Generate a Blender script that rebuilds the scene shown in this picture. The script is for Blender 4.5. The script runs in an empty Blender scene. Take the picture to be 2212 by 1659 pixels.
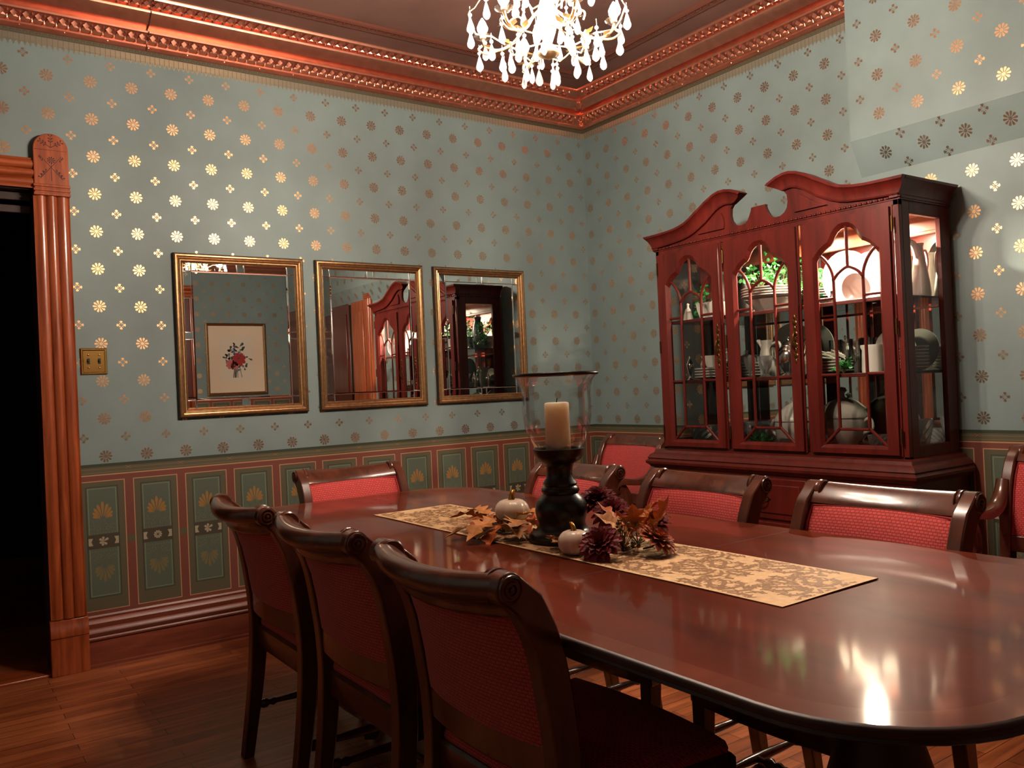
import bpy, bmesh, math, random
from mathutils import Vector, Matrix
PI = math.pi
rnd = random.Random(11)
scene = bpy.context.scene
COL = scene.collection


def lin(r, g, b):
    def f(c):
        c /= 255.0
        return c / 12.92 if c <= 0.04045 else ((c + 0.055) / 1.055) ** 2.4
    return (f(r), f(g), f(b), 1.0)


# ------------------------------------------------------------------ materials
def new_mat(name):
    m = bpy.data.materials.new(name)
    m.use_nodes = True
    nt = m.node_tree
    nt.nodes.clear()
    out = nt.nodes.new('ShaderNodeOutputMaterial')
    return m, nt, out


def principled(nt, out, color, rough, metal=0.0, spec=0.5, coat=0.0, coat_rough=0.05):
    p = nt.nodes.new('ShaderNodeBsdfPrincipled')
    p.inputs['Base Color'].default_value = color
    p.inputs['Roughness'].default_value = rough
    p.inputs['Metallic'].default_value = metal
    p.inputs['Specular IOR Level'].default_value = spec
    p.inputs['Coat Weight'].default_value = coat
    p.inputs['Coat Roughness'].default_value = coat_rough
    nt.links.new(p.outputs[0], out.inputs[0])
    return p


def texco(nt, scale=(1, 1, 1)):
    tc = nt.nodes.new('ShaderNodeTexCoord')
    mp = nt.nodes.new('ShaderNodeMapping')
    mp.inputs['Scale'].default_value = scale
    nt.links.new(tc.outputs['Object'], mp.inputs['Vector'])
    return mp.outputs[0]


def noise(nt, vec, scale, detail=3.0, dist=0.0):
    n = nt.nodes.new('ShaderNodeTexNoise')
    n.inputs['Scale'].default_value = scale
    n.inputs['Detail'].default_value = detail
    n.inputs['Distortion'].default_value = dist
    nt.links.new(vec, n.inputs['Vector'])
    return n.outputs['Fac']


def ramp(nt, fac, stops):
    r = nt.nodes.new('ShaderNodeValToRGB')
    e = r.color_ramp.elements
    e[0].position, e[0].color = stops[0]
    e[1].position, e[1].color = stops[-1]
    for pos, c in stops[1:-1]:
        k = e.new(pos)
        k.color = c
    nt.links.new(fac, r.inputs['Fac'])
    return r.outputs['Color']


def bump(nt, p, fac, strength=0.2, dist=0.002):
    b = nt.nodes.new('ShaderNodeBump')
    b.inputs['Strength'].default_value = strength
    b.inputs['Distance'].default_value = dist
    nt.links.new(fac, b.inputs['Height'])
    nt.links.new(b.outputs[0], p.inputs['Normal'])


def mat(name, color, rough=0.5, metal=0.0, spec=0.5, coat=0.0, var=0.0, vscale=30, bmp=0.0):
    m, nt, out = new_mat(name)
    p = principled(nt, out, color, rough, metal, spec, coat)
    if var or bmp:
        v = texco(nt)
        n = noise(nt, v, vscale, 3)
        if var:
            lo = tuple(c * (1 - var) for c in color[:3]) + (1,)
            hi = tuple(min(1, c * (1 + var)) for c in color[:3]) + (1,)
            nt.links.new(ramp(nt, n, [(0.3, lo), (0.7, hi)]), p.inputs['Base Color'])
        if bmp:
            bump(nt, p, n, bmp)
    return m


def wood(name, dark, light, scale=(14, 14, 1.2), rough=0.35, coat=0.3, coat_rough=0.12, nscale=2.5, rvar=0.0, spec=0.5):
    m, nt, out = new_mat(name)
    p = principled(nt, out, light, rough, 0, spec, coat, coat_rough)
    v = texco(nt, scale)
    n1 = noise(nt, v, nscale, 5, 0.6)
    c = ramp(nt, n1, [(0.25, dark), (0.55, tuple((a + b) / 2 for a, b in zip(dark, light))), (0.8, light)])
    nt.links.new(c, p.inputs['Base Color'])
    if rvar:
        v2 = texco(nt, (1, 1, 1))
        n2 = noise(nt, v2, 3.0, 4, 1.0)
        mr = nt.nodes.new('ShaderNodeMapRange')
        mr.inputs['To Min'].default_value = rough - rvar
        mr.inputs['To Max'].default_value = rough + rvar
        nt.links.new(n2, mr.inputs['Value'])
        nt.links.new(mr.outputs[0], p.inputs['Roughness'])
    return m


def fabric(name, dark, light, pitch=0.012, upright=False):
    """small basket weave: rows of short stitches"""
    m, nt, out = new_mat(name)
    p = principled(nt, out, light, 0.8, 0, 0.25)
    p.inputs['Sheen Weight'].default_value = 0.25
    v = texco(nt)
    b = nt.nodes.new('ShaderNodeTexBrick')
    b.offset = 0.5
    b.inputs['Scale'].default_value = 1.0
    b.inputs['Brick Width'].default_value = pitch
    b.inputs['Row Height'].default_value = pitch * 0.6
    b.inputs['Mortar Size'].default_value = pitch * 0.14
    b.inputs['Mortar Smooth'].default_value = 0.7
    b.inputs['Color1'].default_value = light
    b.inputs['Color2'].default_value = tuple(0.85 * c for c in light[:3]) + (1,)
    b.inputs['Mortar'].default_value = dark
    sep = nt.nodes.new('ShaderNodeSeparateXYZ')
    com = nt.nodes.new('ShaderNodeCombineXYZ')
    ad = nt.nodes.new('ShaderNodeMath')
    nt.links.new(v, sep.inputs[0])
    nt.links.new(sep.outputs['X'], com.inputs['X'])
    nt.links.new(sep.outputs['Z'], ad.inputs[0])
    if not upright:
        nt.links.new(sep.outputs['Y'], ad.inputs[1])
    else:
        ad.inputs[1].default_value = 0.0
    nt.links.new(ad.outputs[0], com.inputs['Y'])
    nt.links.new(com.outputs[0], b.inputs['Vector'])
    nt.links.new(b.outputs['Color'], p.inputs['Base Color'])
    inv = nt.nodes.new('ShaderNodeMath')
    inv.operation = 'SUBTRACT'
    inv.inputs[0].default_value = 1.0
    nt.links.new(b.outputs['Fac'], inv.inputs[1])
    bump(nt, p, inv.outputs[0], 0.5, 0.001)
    return m


def thin_glass(name, tint=(0.97, 0.98, 0.97, 1), refl=0.0, rough=0.0, ior=1.5, cap=1.0):
    m, nt, out = new_mat(name)
    t = nt.nodes.new('ShaderNodeBsdfTransparent')
    t.inputs['Color'].default_value = tint
    g = nt.nodes.new('ShaderNodeBsdfGlossy')
    g.inputs['Roughness'].default_value = rough
    f = nt.nodes.new('ShaderNodeFresnel')
    f.inputs['IOR'].default_value = ior
    fac = f.outputs[0]
    if refl:
        a = nt.nodes.new('ShaderNodeMath')
        a.operation = 'ADD'
        a.use_clamp = True
        a.inputs[1].default_value = refl
        nt.links.new(fac, a.inputs[0])
        fac = a.outputs[0]
    if cap < 1:
        a = nt.nodes.new('ShaderNodeMath')
        a.operation = 'MINIMUM'
        a.inputs[1].default_value = cap
        nt.links.new(fac, a.inputs[0])
        fac = a.outputs[0]
    mx = nt.nodes.new('ShaderNodeMixShader')
    nt.links.new(fac, mx.inputs[0])
    nt.links.new(t.outputs[0], mx.inputs[1])
    nt.links.new(g.outputs[0], mx.inputs[2])
    nt.links.new(mx.outputs[0], out.inputs[0])
    return m


def crystal(name, body=0.35):
    m, nt, out = new_mat(name)
    t = nt.nodes.new('ShaderNodeBsdfTransparent')
    t.inputs['Color'].default_value = (0.95, 0.96, 0.97, 1)
    g = nt.nodes.new('ShaderNodeBsdfGlossy')
    g.inputs['Roughness'].default_value = 0.03
    d = nt.nodes.new('ShaderNodeBsdfTranslucent')
    d.inputs['Color'].default_value = (0.9, 0.9, 0.92, 1)
    a = nt.nodes.new('ShaderNodeMixShader')
    a.inputs[0].default_value = 0.5
    nt.links.new(g.outputs[0], a.inputs[1])
    nt.links.new(d.outputs[0], a.inputs[2])
    b = nt.nodes.new('ShaderNodeMixShader')
    b.inputs[0].default_value = body
    nt.links.new(t.outputs[0], b.inputs[1])
    nt.links.new(a.outputs[0], b.inputs[2])
    nt.links.new(b.outputs[0], out.inputs[0])
    return m


def foil(name, shine, body, rough, w):
    """metallic ink: gaussian sheen over a dull body"""
    m, nt, out = new_mat(name)
    g = nt.nodes.new('ShaderNodeBsdfAnisotropic')
    g.distribution = 'BECKMANN'
    g.inputs['Color'].default_value = shine
    g.inputs['Roughness'].default_value = rough
    d = nt.nodes.new('ShaderNodeBsdfDiffuse')
    d.inputs['Color'].default_value = body
    mx = nt.nodes.new('ShaderNodeMixShader')
    mx.inputs[0].default_value = w
    nt.links.new(d.outputs[0], mx.inputs[1])
    nt.links.new(g.outputs[0], mx.inputs[2])
    nt.links.new(mx.outputs[0], out.inputs[0])
    return m


def wax(name, color, rough, radius):
    m, nt, out = new_mat(name)
    p = principled(nt, out, color, rough, 0, 0.4)
    p.inputs['Subsurface Weight'].default_value = 0.8
    p.inputs['Subsurface Radius'].default_value = (1.0, 0.6, 0.42)
    p.inputs['Subsurface Scale'].default_value = radius
    return m


def emit(name, color, strength):
    m, nt, out = new_mat(name)
    e = nt.nodes.new('ShaderNodeEmission')
    e.inputs['Color'].default_value = color
    e.inputs['Strength'].default_value = strength
    nt.links.new(e.outputs[0], out.inputs[0])
    return m


def plank_mat(name):
    m, nt, out = new_mat(name)
    p = principled(nt, out, (0.1, 0.04, 0.02, 1), 0.32, 0, 0.5, 0.25, 0.15)
    v = texco(nt)
    b = nt.nodes.new('ShaderNodeTexBrick')
    b.offset = 0.37
    b.inputs['Scale'].default_value = 1.0
    b.inputs['Brick Width'].default_value = 0.75
    b.inputs['Row Height'].default_value = 0.062
    b.inputs['Mortar Size'].default_value = 0.0012
    b.inputs['Color1'].default_value = lin(206, 122, 74)
    b.inputs['Color2'].default_value = lin(168, 94, 58)
    b.inputs['Mortar'].default_value = lin(30, 14, 8)
    nt.links.new(v, b.inputs['Vector'])
    mp = texco(nt, (1.2, 16, 1))
    n = noise(nt, mp, 3.0, 5, 0.5)
    c = ramp(nt, n, [(0.3, (0.55, 0.5, 0.48, 1)), (0.7, (1.1, 1.05, 1.0, 1))])
    mx = nt.nodes.new('ShaderNodeMix')
    mx.data_type = 'RGBA'
    mx.blend_type = 'MULTIPLY'
    mx.inputs[0].default_value = 1.0
    nt.links.new(b.outputs['Color'], mx.inputs[6])
    nt.links.new(c, mx.inputs[7])
    nt.links.new(mx.outputs[2], p.inputs['Base Color'])
    return m


TEAL = mat('wallpaper_teal', lin(131, 148, 147), 0.55, spec=0.35, var=0.05, vscale=6)
GOLD = foil('wallpaper_gold', lin(244, 194, 142), lin(114, 108, 98), 0.38, 0.55)
OLIVE = mat('paper_olive', lin(94, 86, 64), 0.6)
REDB = mat('paper_oxblood', lin(122, 66, 52), 0.6)
PINK = mat('paper_pink_line', lin(196, 146, 110), 0.55)
DGREEN = mat('paper_dark_green', lin(52, 62, 46), 0.6)
MGREEN = mat('paper_sage', lin(88, 99, 85), 0.6)
LGREEN = mat('paper_pale_line', lin(140, 150, 118), 0.6)
DKOL = mat('paper_dark_olive', lin(70, 62, 48), 0.6)
PALM = mat('paper_palmette', lin(160, 118, 62), 0.5)
FAINT = mat('paper_faint_palmette', lin(122, 110, 74), 0.6)
CREAM = foil('paper_cream', lin(240, 200, 150), lin(142, 140, 126), 0.34, 0.3)
ORN = mat('paper_ornament', lin(172, 160, 132), 0.55)
COPPER = mat('cornice_copper', lin(228, 154, 128), 0.35, metal=0.93, var=0.1, vscale=20)
CEIL = mat('ceiling_maroon', lin(124, 88, 78), 0.42, spec=0.4, var=0.15, vscale=4)
FLOORM = plank_mat('floor_oak')
OAK = wood('casing_oak', lin(122, 50, 22), lin(198, 100, 52), (18, 18, 1.3), 0.34, 0.5, 0.12)
OAKH = wood('casing_oak_long', lin(122, 50, 22), lin(198, 100, 52), (1.3, 18, 18), 0.34, 0.5, 0.12)
INCISED = mat('incised_line', lin(70, 28, 12), 0.6)
BASEW = wood('baseboard_wood', lin(104, 48, 32), lin(150, 78, 54), (1.2, 14, 14), 0.42, 0.12, 0.25)
BASEW2 = wood('baseboard_wood_side', lin(104, 48, 32), lin(150, 78, 54), (14, 1.2, 14), 0.42, 0.12, 0.25)
CHERRY = wood('cabinet_cherry', lin(70, 18, 13), lin(112, 34, 25), (9, 9, 1.0), 0.4, 0.15, 0.15, spec=0.35)
CHERRYD = wood('cabinet_cherry_dark', lin(70, 22, 16), lin(104, 36, 26), (9, 9, 1.0), 0.42, 0.1, 0.18, spec=0.35)
CHERRYI = wood('cabinet_inside', lin(130, 60, 34), lin(172, 90, 54), (9, 9, 1.0), 0.4, 0.2, 0.2)
MAHOG = wood('table_mahogany', lin(76, 26, 13), lin(132, 54, 30), (4, 1.0, 9), 0.42, 0.6, 0.075, 1.5, 0.05, 0.03)
BANDM = wood('table_crossband', lin(98, 44, 26), lin(132, 64, 40), (2.0, 3.0, 9), 0.42, 0.6, 0.075, 2.5, 0.0, 0.03)
DARKW = wood('table_base_wood', lin(34, 14, 9), lin(62, 28, 18), (9, 9, 1.5), 0.5, 0.05, 0.3)
CHAIRW = wood('chair_mahogany', lin(66, 32, 20), lin(112, 60, 40), (6, 6, 2), 0.27, 0.5, 0.12)
CORAL = fabric('chair_fabric', lin(164, 50, 48), lin(222, 88, 84))
CORALB = fabric('chair_back_fabric', lin(164, 50, 48), lin(222, 88, 84), 0.0125, True)
PIPE = mat('chair_piping', lin(170, 52, 48), 0.8)
FRAMEG = mat('mirror_frame_gilt', lin(176, 138, 98), 0.33, metal=0.9, var=0.2, vscale=60)
FRAMED = mat('mirror_frame_edge', lin(64, 50, 38), 0.45, metal=0.4)
MIRROR = mat('mirror_silver', (0.86, 0.88, 0.86, 1), 0.008, metal=1.0)
MIRGROOVE = mat('mirror_groove', (0.9, 0.9, 0.9, 1), 0.12, metal=1.0)
BRASS = mat('brass', lin(200, 158, 88), 0.24, metal=1.0)
BRASSD = mat('brass_antique', lin(120, 92, 52), 0.3, metal=1.0)
BLACK = mat('black_lacquer', lin(8, 7, 7), 0.32, spec=0.35)
BLACKM = mat('black_plastic', lin(16, 15, 15), 0.5)
DARKV = mat('dark_pottery', lin(40, 32, 28), 0.4)
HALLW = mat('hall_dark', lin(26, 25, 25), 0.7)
GLASS = thin_glass('pane_glass')
GLASSV = thin_glass('shade_glass', (0.95, 0.955, 0.95, 1), 0.01, 0.0, 1.5, 0.45)
SHELFG = thin_glass('shelf_glass', (0.34, 0.36, 0.35, 1), 0.02)
GLASSW = thin_glass('drinking_glass', (0.9, 0.92, 0.92, 1), 0.1, 0.02)
CRYST = crystal('crystal', 0.5)
CUT = crystal('cut_glass', 0.62)
CHINA = mat('white_china', lin(236, 228, 214), 0.22, coat=0.3)
CHINAG = mat('grey_china', lin(196, 188, 174), 0.3)
SILVER = mat('silverware', lin(214, 208, 198), 0.14, metal=1.0)
IVY = mat('ivy_green', lin(58, 140, 62), 0.5, var=0.4, vscale=40)
CANDLE = wax('candle_wax', lin(255, 224, 200), 0.5, 0.10)
PUMPK = wax('pumpkin_white', lin(248, 226, 206), 0.25, 0.012)
GOLDST = mat('gold_stem', lin(186, 134, 60), 0.25, metal=1.0)
BURG = mat('petal_burgundy', lin(124, 22, 30), 0.65, var=0.3, vscale=30)
RUST = mat('petal_rust', lin(220, 122, 84), 0.65, var=0.25, vscale=30)
LEAFA = mat('leaf_amber', lin(222, 146, 76), 0.6, var=0.3, vscale=25)
LEAFB = mat('leaf_rust', lin(206, 104, 48), 0.6, var=0.3, vscale=25)
LEAFC = mat('leaf_tan', lin(222, 166, 108), 0.6, var=0.3, vscale=25)
BERRY = mat('berry_brown', lin(120, 84, 40), 0.4, var=0.3, vscale=60)
STEMG = mat('stem_olive', lin(70, 66, 34), 0.7)
RUNB = mat('runner_gold', lin(242, 200, 150), 0.7, spec=0.3, var=0.12, vscale=60, bmp=0.25)
RUNM = mat('runner_motif', lin(164, 120, 82), 0.6, spec=0.3)
RUNE = mat('runner_edge', lin(120, 82, 52), 0.8)
CHANDM = mat('chandelier_gilt', lin(226, 190, 140), 0.4, metal=0.6)
SLEEVE = mat('candle_sleeve_cream', lin(236, 222, 196), 0.5)
PAPER = mat('print_paper', lin(238, 222, 200), 0.7)
MATB = mat('print_mount', lin(244, 220, 192), 0.7)
ROSE = mat('print_rose', lin(176, 52, 54), 0.7)
ROSEP = mat('print_pink', lin(206, 112, 110), 0.7)
INKG = mat('print_leaf', lin(70, 80, 72), 0.7)
INKB = mat('print_blue', lin(110, 116, 140), 0.7)
DOORR = wood('door_red', lin(70, 20, 14), lin(108, 36, 24), (9, 9, 1), 0.3, 0.4, 0.15)
BULB = emit('bulb_glow', (1.0, 0.82, 0.66, 1), 2680)
PUCK = emit('cabinet_lamp_glow', (1.0, 0.82, 0.62, 1), 8000)
PUCKB = emit('cabinet_lamp_dim', (1.0, 0.82, 0.62, 1), 2200)


# ------------------------------------------------------------------ mesh builder
class B:
    def __init__(s):
        s.v, s.f, s.m = [], [], []

    def add(s, vs, fs, m=0):
        o = len(s.v)
        s.v += [tuple(x) for x in vs]
        for f in fs:
            s.f.append([i + o for i in f])
            s.m.append(m)

    def box(s, a, b, m=0):
        x0, y0, z0 = (min(p, q) for p, q in zip(a, b))
        x1, y1, z1 = (max(p, q) for p, q in zip(a, b))
        s.add([(x0, y0, z0), (x1, y0, z0), (x1, y1, z0), (x0, y1, z0), (x0, y0, z1), (x1, y0, z1), (x1, y1, z1), (x0, y1, z1)],
              [(0, 3, 2, 1), (4, 5, 6, 7), (0, 1, 5, 4), (1, 2, 6, 5), (2, 3, 7, 6), (3, 0, 4, 7)], m)

    def loft(s, rings, m=0, closed=True, caps=True):
        n = len(rings[0])
        vs = [p for r in rings for p in r]
        fs = []
        for k in range(len(rings) - 1):
            for i in range(n if closed else n - 1):
                j = (i + 1) % n
                fs.append((k * n + i, k * n + j, (k + 1) * n + j, (k + 1) * n + i))
        if caps:
            fs.append(tuple(range(n - 1, -1, -1)))
            fs.append(tuple(range((len(rings) - 1) * n, len(rings) * n)))
        s.add(vs, fs, m)

    def lathe(s, prof, n=24, o=(0, 0, 0), m=0, caps=True, sx=1.0, sy=1.0):
        rings = []
        for r, z in prof:
            rings.append([(o[0] + r * sx * math.cos(2 * PI * i / n), o[1] + r * sy * math.sin(2 * PI * i / n), o[2] + z) for i in range(n)])
        s.loft(rings, m, True, caps)

    def tube(s, pts, rad, n=8, m=0, caps=True, flat=1.0):
        pts = [Vector(p) for p in pts]
        if not isinstance(rad, (list, tuple)):
            rad = [rad] * len(pts)
        rings = []
        prev = None
        for i, p in enumerate(pts):
            t = (pts[min(i + 1, len(pts) - 1)] - pts[max(i - 1, 0)]).normalized()
            if prev is None:
                a = Vector((0, 0, 1)) if abs(t.z) < 0.9 else Vector((1, 0, 0))
            else:
                a = prev
            u = (a - t * a.dot(t)).normalized()
            w = t.cross(u)
            prev = u
            rings.append([p + (u * math.cos(2 * PI * k / n) + w * flat * math.sin(2 * PI * k / n)) * rad[i] for k in range(n)])
        s.loft(rings, m, True, caps)

    def prism(s, poly, fn, d0, d1, m=0, ms=None):
        """poly of (a,b); fn(a,b,d) -> xyz"""
        n = len(poly)
        vs = [fn(a, b, d0) for a, b in poly] + [fn(a, b, d1) for a, b in poly]
        s.add(vs, [tuple(range(n)), tuple(range(2 * n - 1, n - 1, -1))], m)
        o = len(s.v) - 2 * n
        for i in range(n):
            j = (i + 1) % n
            s.f.append([o + i, o + j, o + n + j, o + n + i])
            s.m.append(m if ms is None else ms)

    def sphere(s, c, r, n=12, k=8, m=0, sx=1, sy=1, sz=1):
        prof = []
        rings = []
        for j in range(k + 1):
            a = -PI / 2 + PI * j / k
            rr, zz = max(1e-5, math.cos(a)) * r, math.sin(a) * r
            rings.append([(c[0] + sx * rr * math.cos(2 * PI * i / n), c[1] + sy * rr * math.sin(2 * PI * i / n), c[2] + sz * zz) for i in range(n)])
        s.loft(rings, m, True, True)

    def obj(s, name, mats, parent=None, loc=(0, 0, 0), rot=(0, 0, 0), bevel=0.0, smooth=True, angle=40, subsurf=0, solid=0.0, fix=True):
        me = bpy.data.meshes.new(name)
        me.from_pydata(s.v, [], s.f)
        if not isinstance(mats, (list, tuple)):
            mats = [mats]
        for k in mats:
            me.materials.append(k)
        me.polygons.foreach_set('material_index', s.m)
        me.update()
        if fix:
            bm = bmesh.new()
            bm.from_mesh(me)
            bmesh.ops.recalc_face_normals(bm, faces=bm.faces)
            bm.to_mesh(me)
            bm.free()
        if smooth:
            me.polygons.foreach_set('use_smooth', [True] * len(me.polygons))
            me.set_sharp_from_angle(angle=math.radians(angle))
        o = bpy.data.objects.new(name, me)
        COL.objects.link(o)
        o.location = loc
        o.rotation_euler = rot
        if parent:
            o.parent = parent
        if solid:
            q = o.modifiers.new('thickness', 'SOLIDIFY')
            q.thickness = solid
        if bevel:
            q = o.modifiers.new('bevel', 'BEVEL')
            q.width = bevel
            q.segments = 2
            q.limit_method = 'ANGLE'
            q.angle_limit = math.radians(40)
            q.harden_normals = False
        if subsurf:
            q = o.modifiers.new('subsurf', 'SUBSURF')
            q.levels = subsurf
            q.render_levels = subsurf
        return o


def tag(o, label=None, cat=None, group=None, kind=None):
    if label:
        o['label'] = label
    if cat:
        o['category'] = cat
    if group:
        o['group'] = group
    if kind:
        o['kind'] = kind
    return o


def thing(name, label, cat, loc=(0, 0, 0), rotz=0.0, group=None, kind=None):
    o = bpy.data.objects.new(name, None)
    COL.objects.link(o)
    o.location = loc
    o.rotation_euler = (0, 0, rotz)
    o.empty_display_size = 0.1
    return tag(o, label, cat, group, kind)


def copy_under(src, parent):
    for ch in list(src.children):
        c = ch.copy()
        COL.objects.link(c)
        c.parent = parent
        c.matrix_parent_inverse = ch.matrix_parent_inverse.copy()
        copy_under(ch, c)


def dup(root, loc, rotz=None, label=None, group=None, scale=None):
    r = root.copy()
    COL.objects.link(r)
    r.location = loc
    if rotz is not None:
        r.rotation_euler = (0, 0, rotz)
    if scale is not None:
        r.scale = scale
    if label:
        r['label'] = label
    if group:
        r['group'] = group
    copy_under(root, r)
    return r


def lerp(a, b, t):
    return a + (b - a) * t


def interp(tab, x):
    if x <= tab[0][0]:
        return tab[0][1]
    for (a, p), (b, q) in zip(tab, tab[1:]):
        if x <= b:
            t = (x - a) / (b - a)
            t = t * t * (3 - 2 * t) * 0.4 + t * 0.6
            return p + (q - p) * t
    return tab[-1][1]


def smooth_path(pts, k=4):
    """Catmull-Rom resampling of a list of tuples"""
    out = []
    n = len(pts)
    for i in range(n - 1):
        p0, p1, p2, p3 = pts[max(i - 1, 0)], pts[i], pts[i + 1], pts[min(i + 2, n - 1)]
        for j in range(k):
            t = j / k
            out.append(tuple(0.5 * (2 * b + (c - a) * t + (2 * a - 5 * b + 4 * c - d) * t * t + (3 * b - a - 3 * c + d) * t ** 3)
                             for a, b, c, d in zip(p0, p1, p2, p3)))
    out.append(tuple(pts[-1]))
    return out
# ================================================================== ROOM
XW, YS, ZC = -4.72, -5.5, 3.085      # west wall, south wall, ceiling height
DX0, DX1, DZ = -4.16, -3.253, 2.185  # doorway in the back wall


def PA(u, v, d):
    return (u, -d, v)


def PB(u, v, d):
    return (-d, u, v)


def PS(u, v, d):
    return (u, YS + d, v)


def PW(u, v, d):
    return (XW + d, u, v)


def quad(b, P, u0, v0, u1, v1, d, m):
    b.add([P(u0, v0, d), P(u1, v0, d), P(u1, v1, d), P(u0, v1, d)], [(0, 1, 2, 3)], m)


def petal(b, P, u, v, a, r0, r1, w, d, m):
    c, s = math.cos(a), math.sin(a)
    pr = [(r0, 0), (lerp(r0, r1, 0.45), w * 0.62), (lerp(r0, r1, 0.8), w), (r1, w * 0.45), (r1, -w * 0.45), (lerp(r0, r1, 0.8), -w), (lerp(r0, r1, 0.45), -w * 0.62)]
    b.add([P(u + r * c - t * s, v + r * s + t * c, d) for r, t in pr], [tuple(range(7))], m)


def daisy(b, P, u, v, d=0.0006, m=1, R=0.0285):
    for k in range(10):
        petal(b, P, u, v, 2 * PI * (k + 0.5) / 10 + PI / 2, R * 0.2, R, R * 0.182, d, m)
    disc(b, P, u, v, R * 0.26, d * 1.2, m)


def disc(b, P, u, v, r, d, m, n=8):
    b.add([P(u + r * math.cos(2 * PI * k / n), v + r * math.sin(2 * PI * k / n), d) for k in range(n)], [tuple(range(n))], m)


def small_flower(b, P, u, v, d=0.0006, m=1, R=0.0205):
    for k in range(4):
        petal(b, P, u, v, PI / 2 * k, R * 0.28, R, R * 0.34, d, m)
        petal(b, P, u, v, PI / 2 * k + PI / 4, R * 0.08, R * 0.66, R * 0.09, d, m)


def flower_field(b, P, u0, su, v0, sv, umin, umax, vmin, vmax, ok=lambda u, v: True, fn=None, d=0.0006):
    Q = fn or P
    i0, i1 = int((umin - u0) / su) - 2, int((umax - u0) / su) + 2
    j0, j1 = int((v0 - vmax) / sv) - 2, int((v0 - vmin) / sv) + 2
    for i in range(i0, i1 + 1):
        for j in range(j0, j1 + 1):
            u, v = u0 + su * i, v0 - sv * j
            if umin + 0.03 < u < umax - 0.03 and vmin + 0.03 < v < vmax - 0.03 and ok(u, v):
                daisy(b, Q, u, v, d)
            u, v = u + su / 2, v - sv / 2
            if umin + 0.02 < u < umax - 0.02 and vmin + 0.02 < v < vmax - 0.022 and ok(u, v):
                small_flower(b, Q, u, v, d)


# material slots of every papered wall
WM = [TEAL, GOLD, OLIVE, REDB, PINK, DGREEN, MGREEN, LGREEN, DKOL, PALM, FAINT, CREAM, ORN]


def rect_line(b, P, u0, v0, u1, v1, w, d, m):
    quad(b, P, u0, v0, u1, v0 + w, d, m)
    quad(b, P, u0, v1 - w, u1, v1, d, m)
    quad(b, P, u0, v0 + w, u0 + w, v1 - w, d, m)
    quad(b, P, u1 - w, v0 + w, u1, v1 - w, d, m)


def palmette(b, P, uc, v, d, m, mf, up=1):
    for k in range(9):
        a = PI / 2 + (k - 4) * 0.31
        L = 0.084 - abs(k - 4) * 0.0095
        petal(b, P, uc, v, a if up > 0 else -a, 0.010, L * 0.95, 0.0068, d, m)
    # scrolls and stippling under the fan
    for s in (-1, 1):
        for r, cu, cv in ((0.017, 0.024, -0.012), (0.011, 0.046, -0.036), (0.008, 0.020, -0.044)):
            for k in range(9):
                a = 2 * PI * k / 10 + (0 if s > 0 else PI)
                u, w = uc + s * cu + r * math.cos(a), v + up * (cv + r * math.sin(a))
                quad(b, P, u - 0.0018, w - 0.0018, u + 0.0018, w + 0.0018, d, mf)
    for k in range(9):
        u = uc + (k - 4) * 0.0125
        quad(b, P, u - 0.002, v - up * 0.068, u + 0.002, v - up * 0.061, d, mf)


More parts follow.
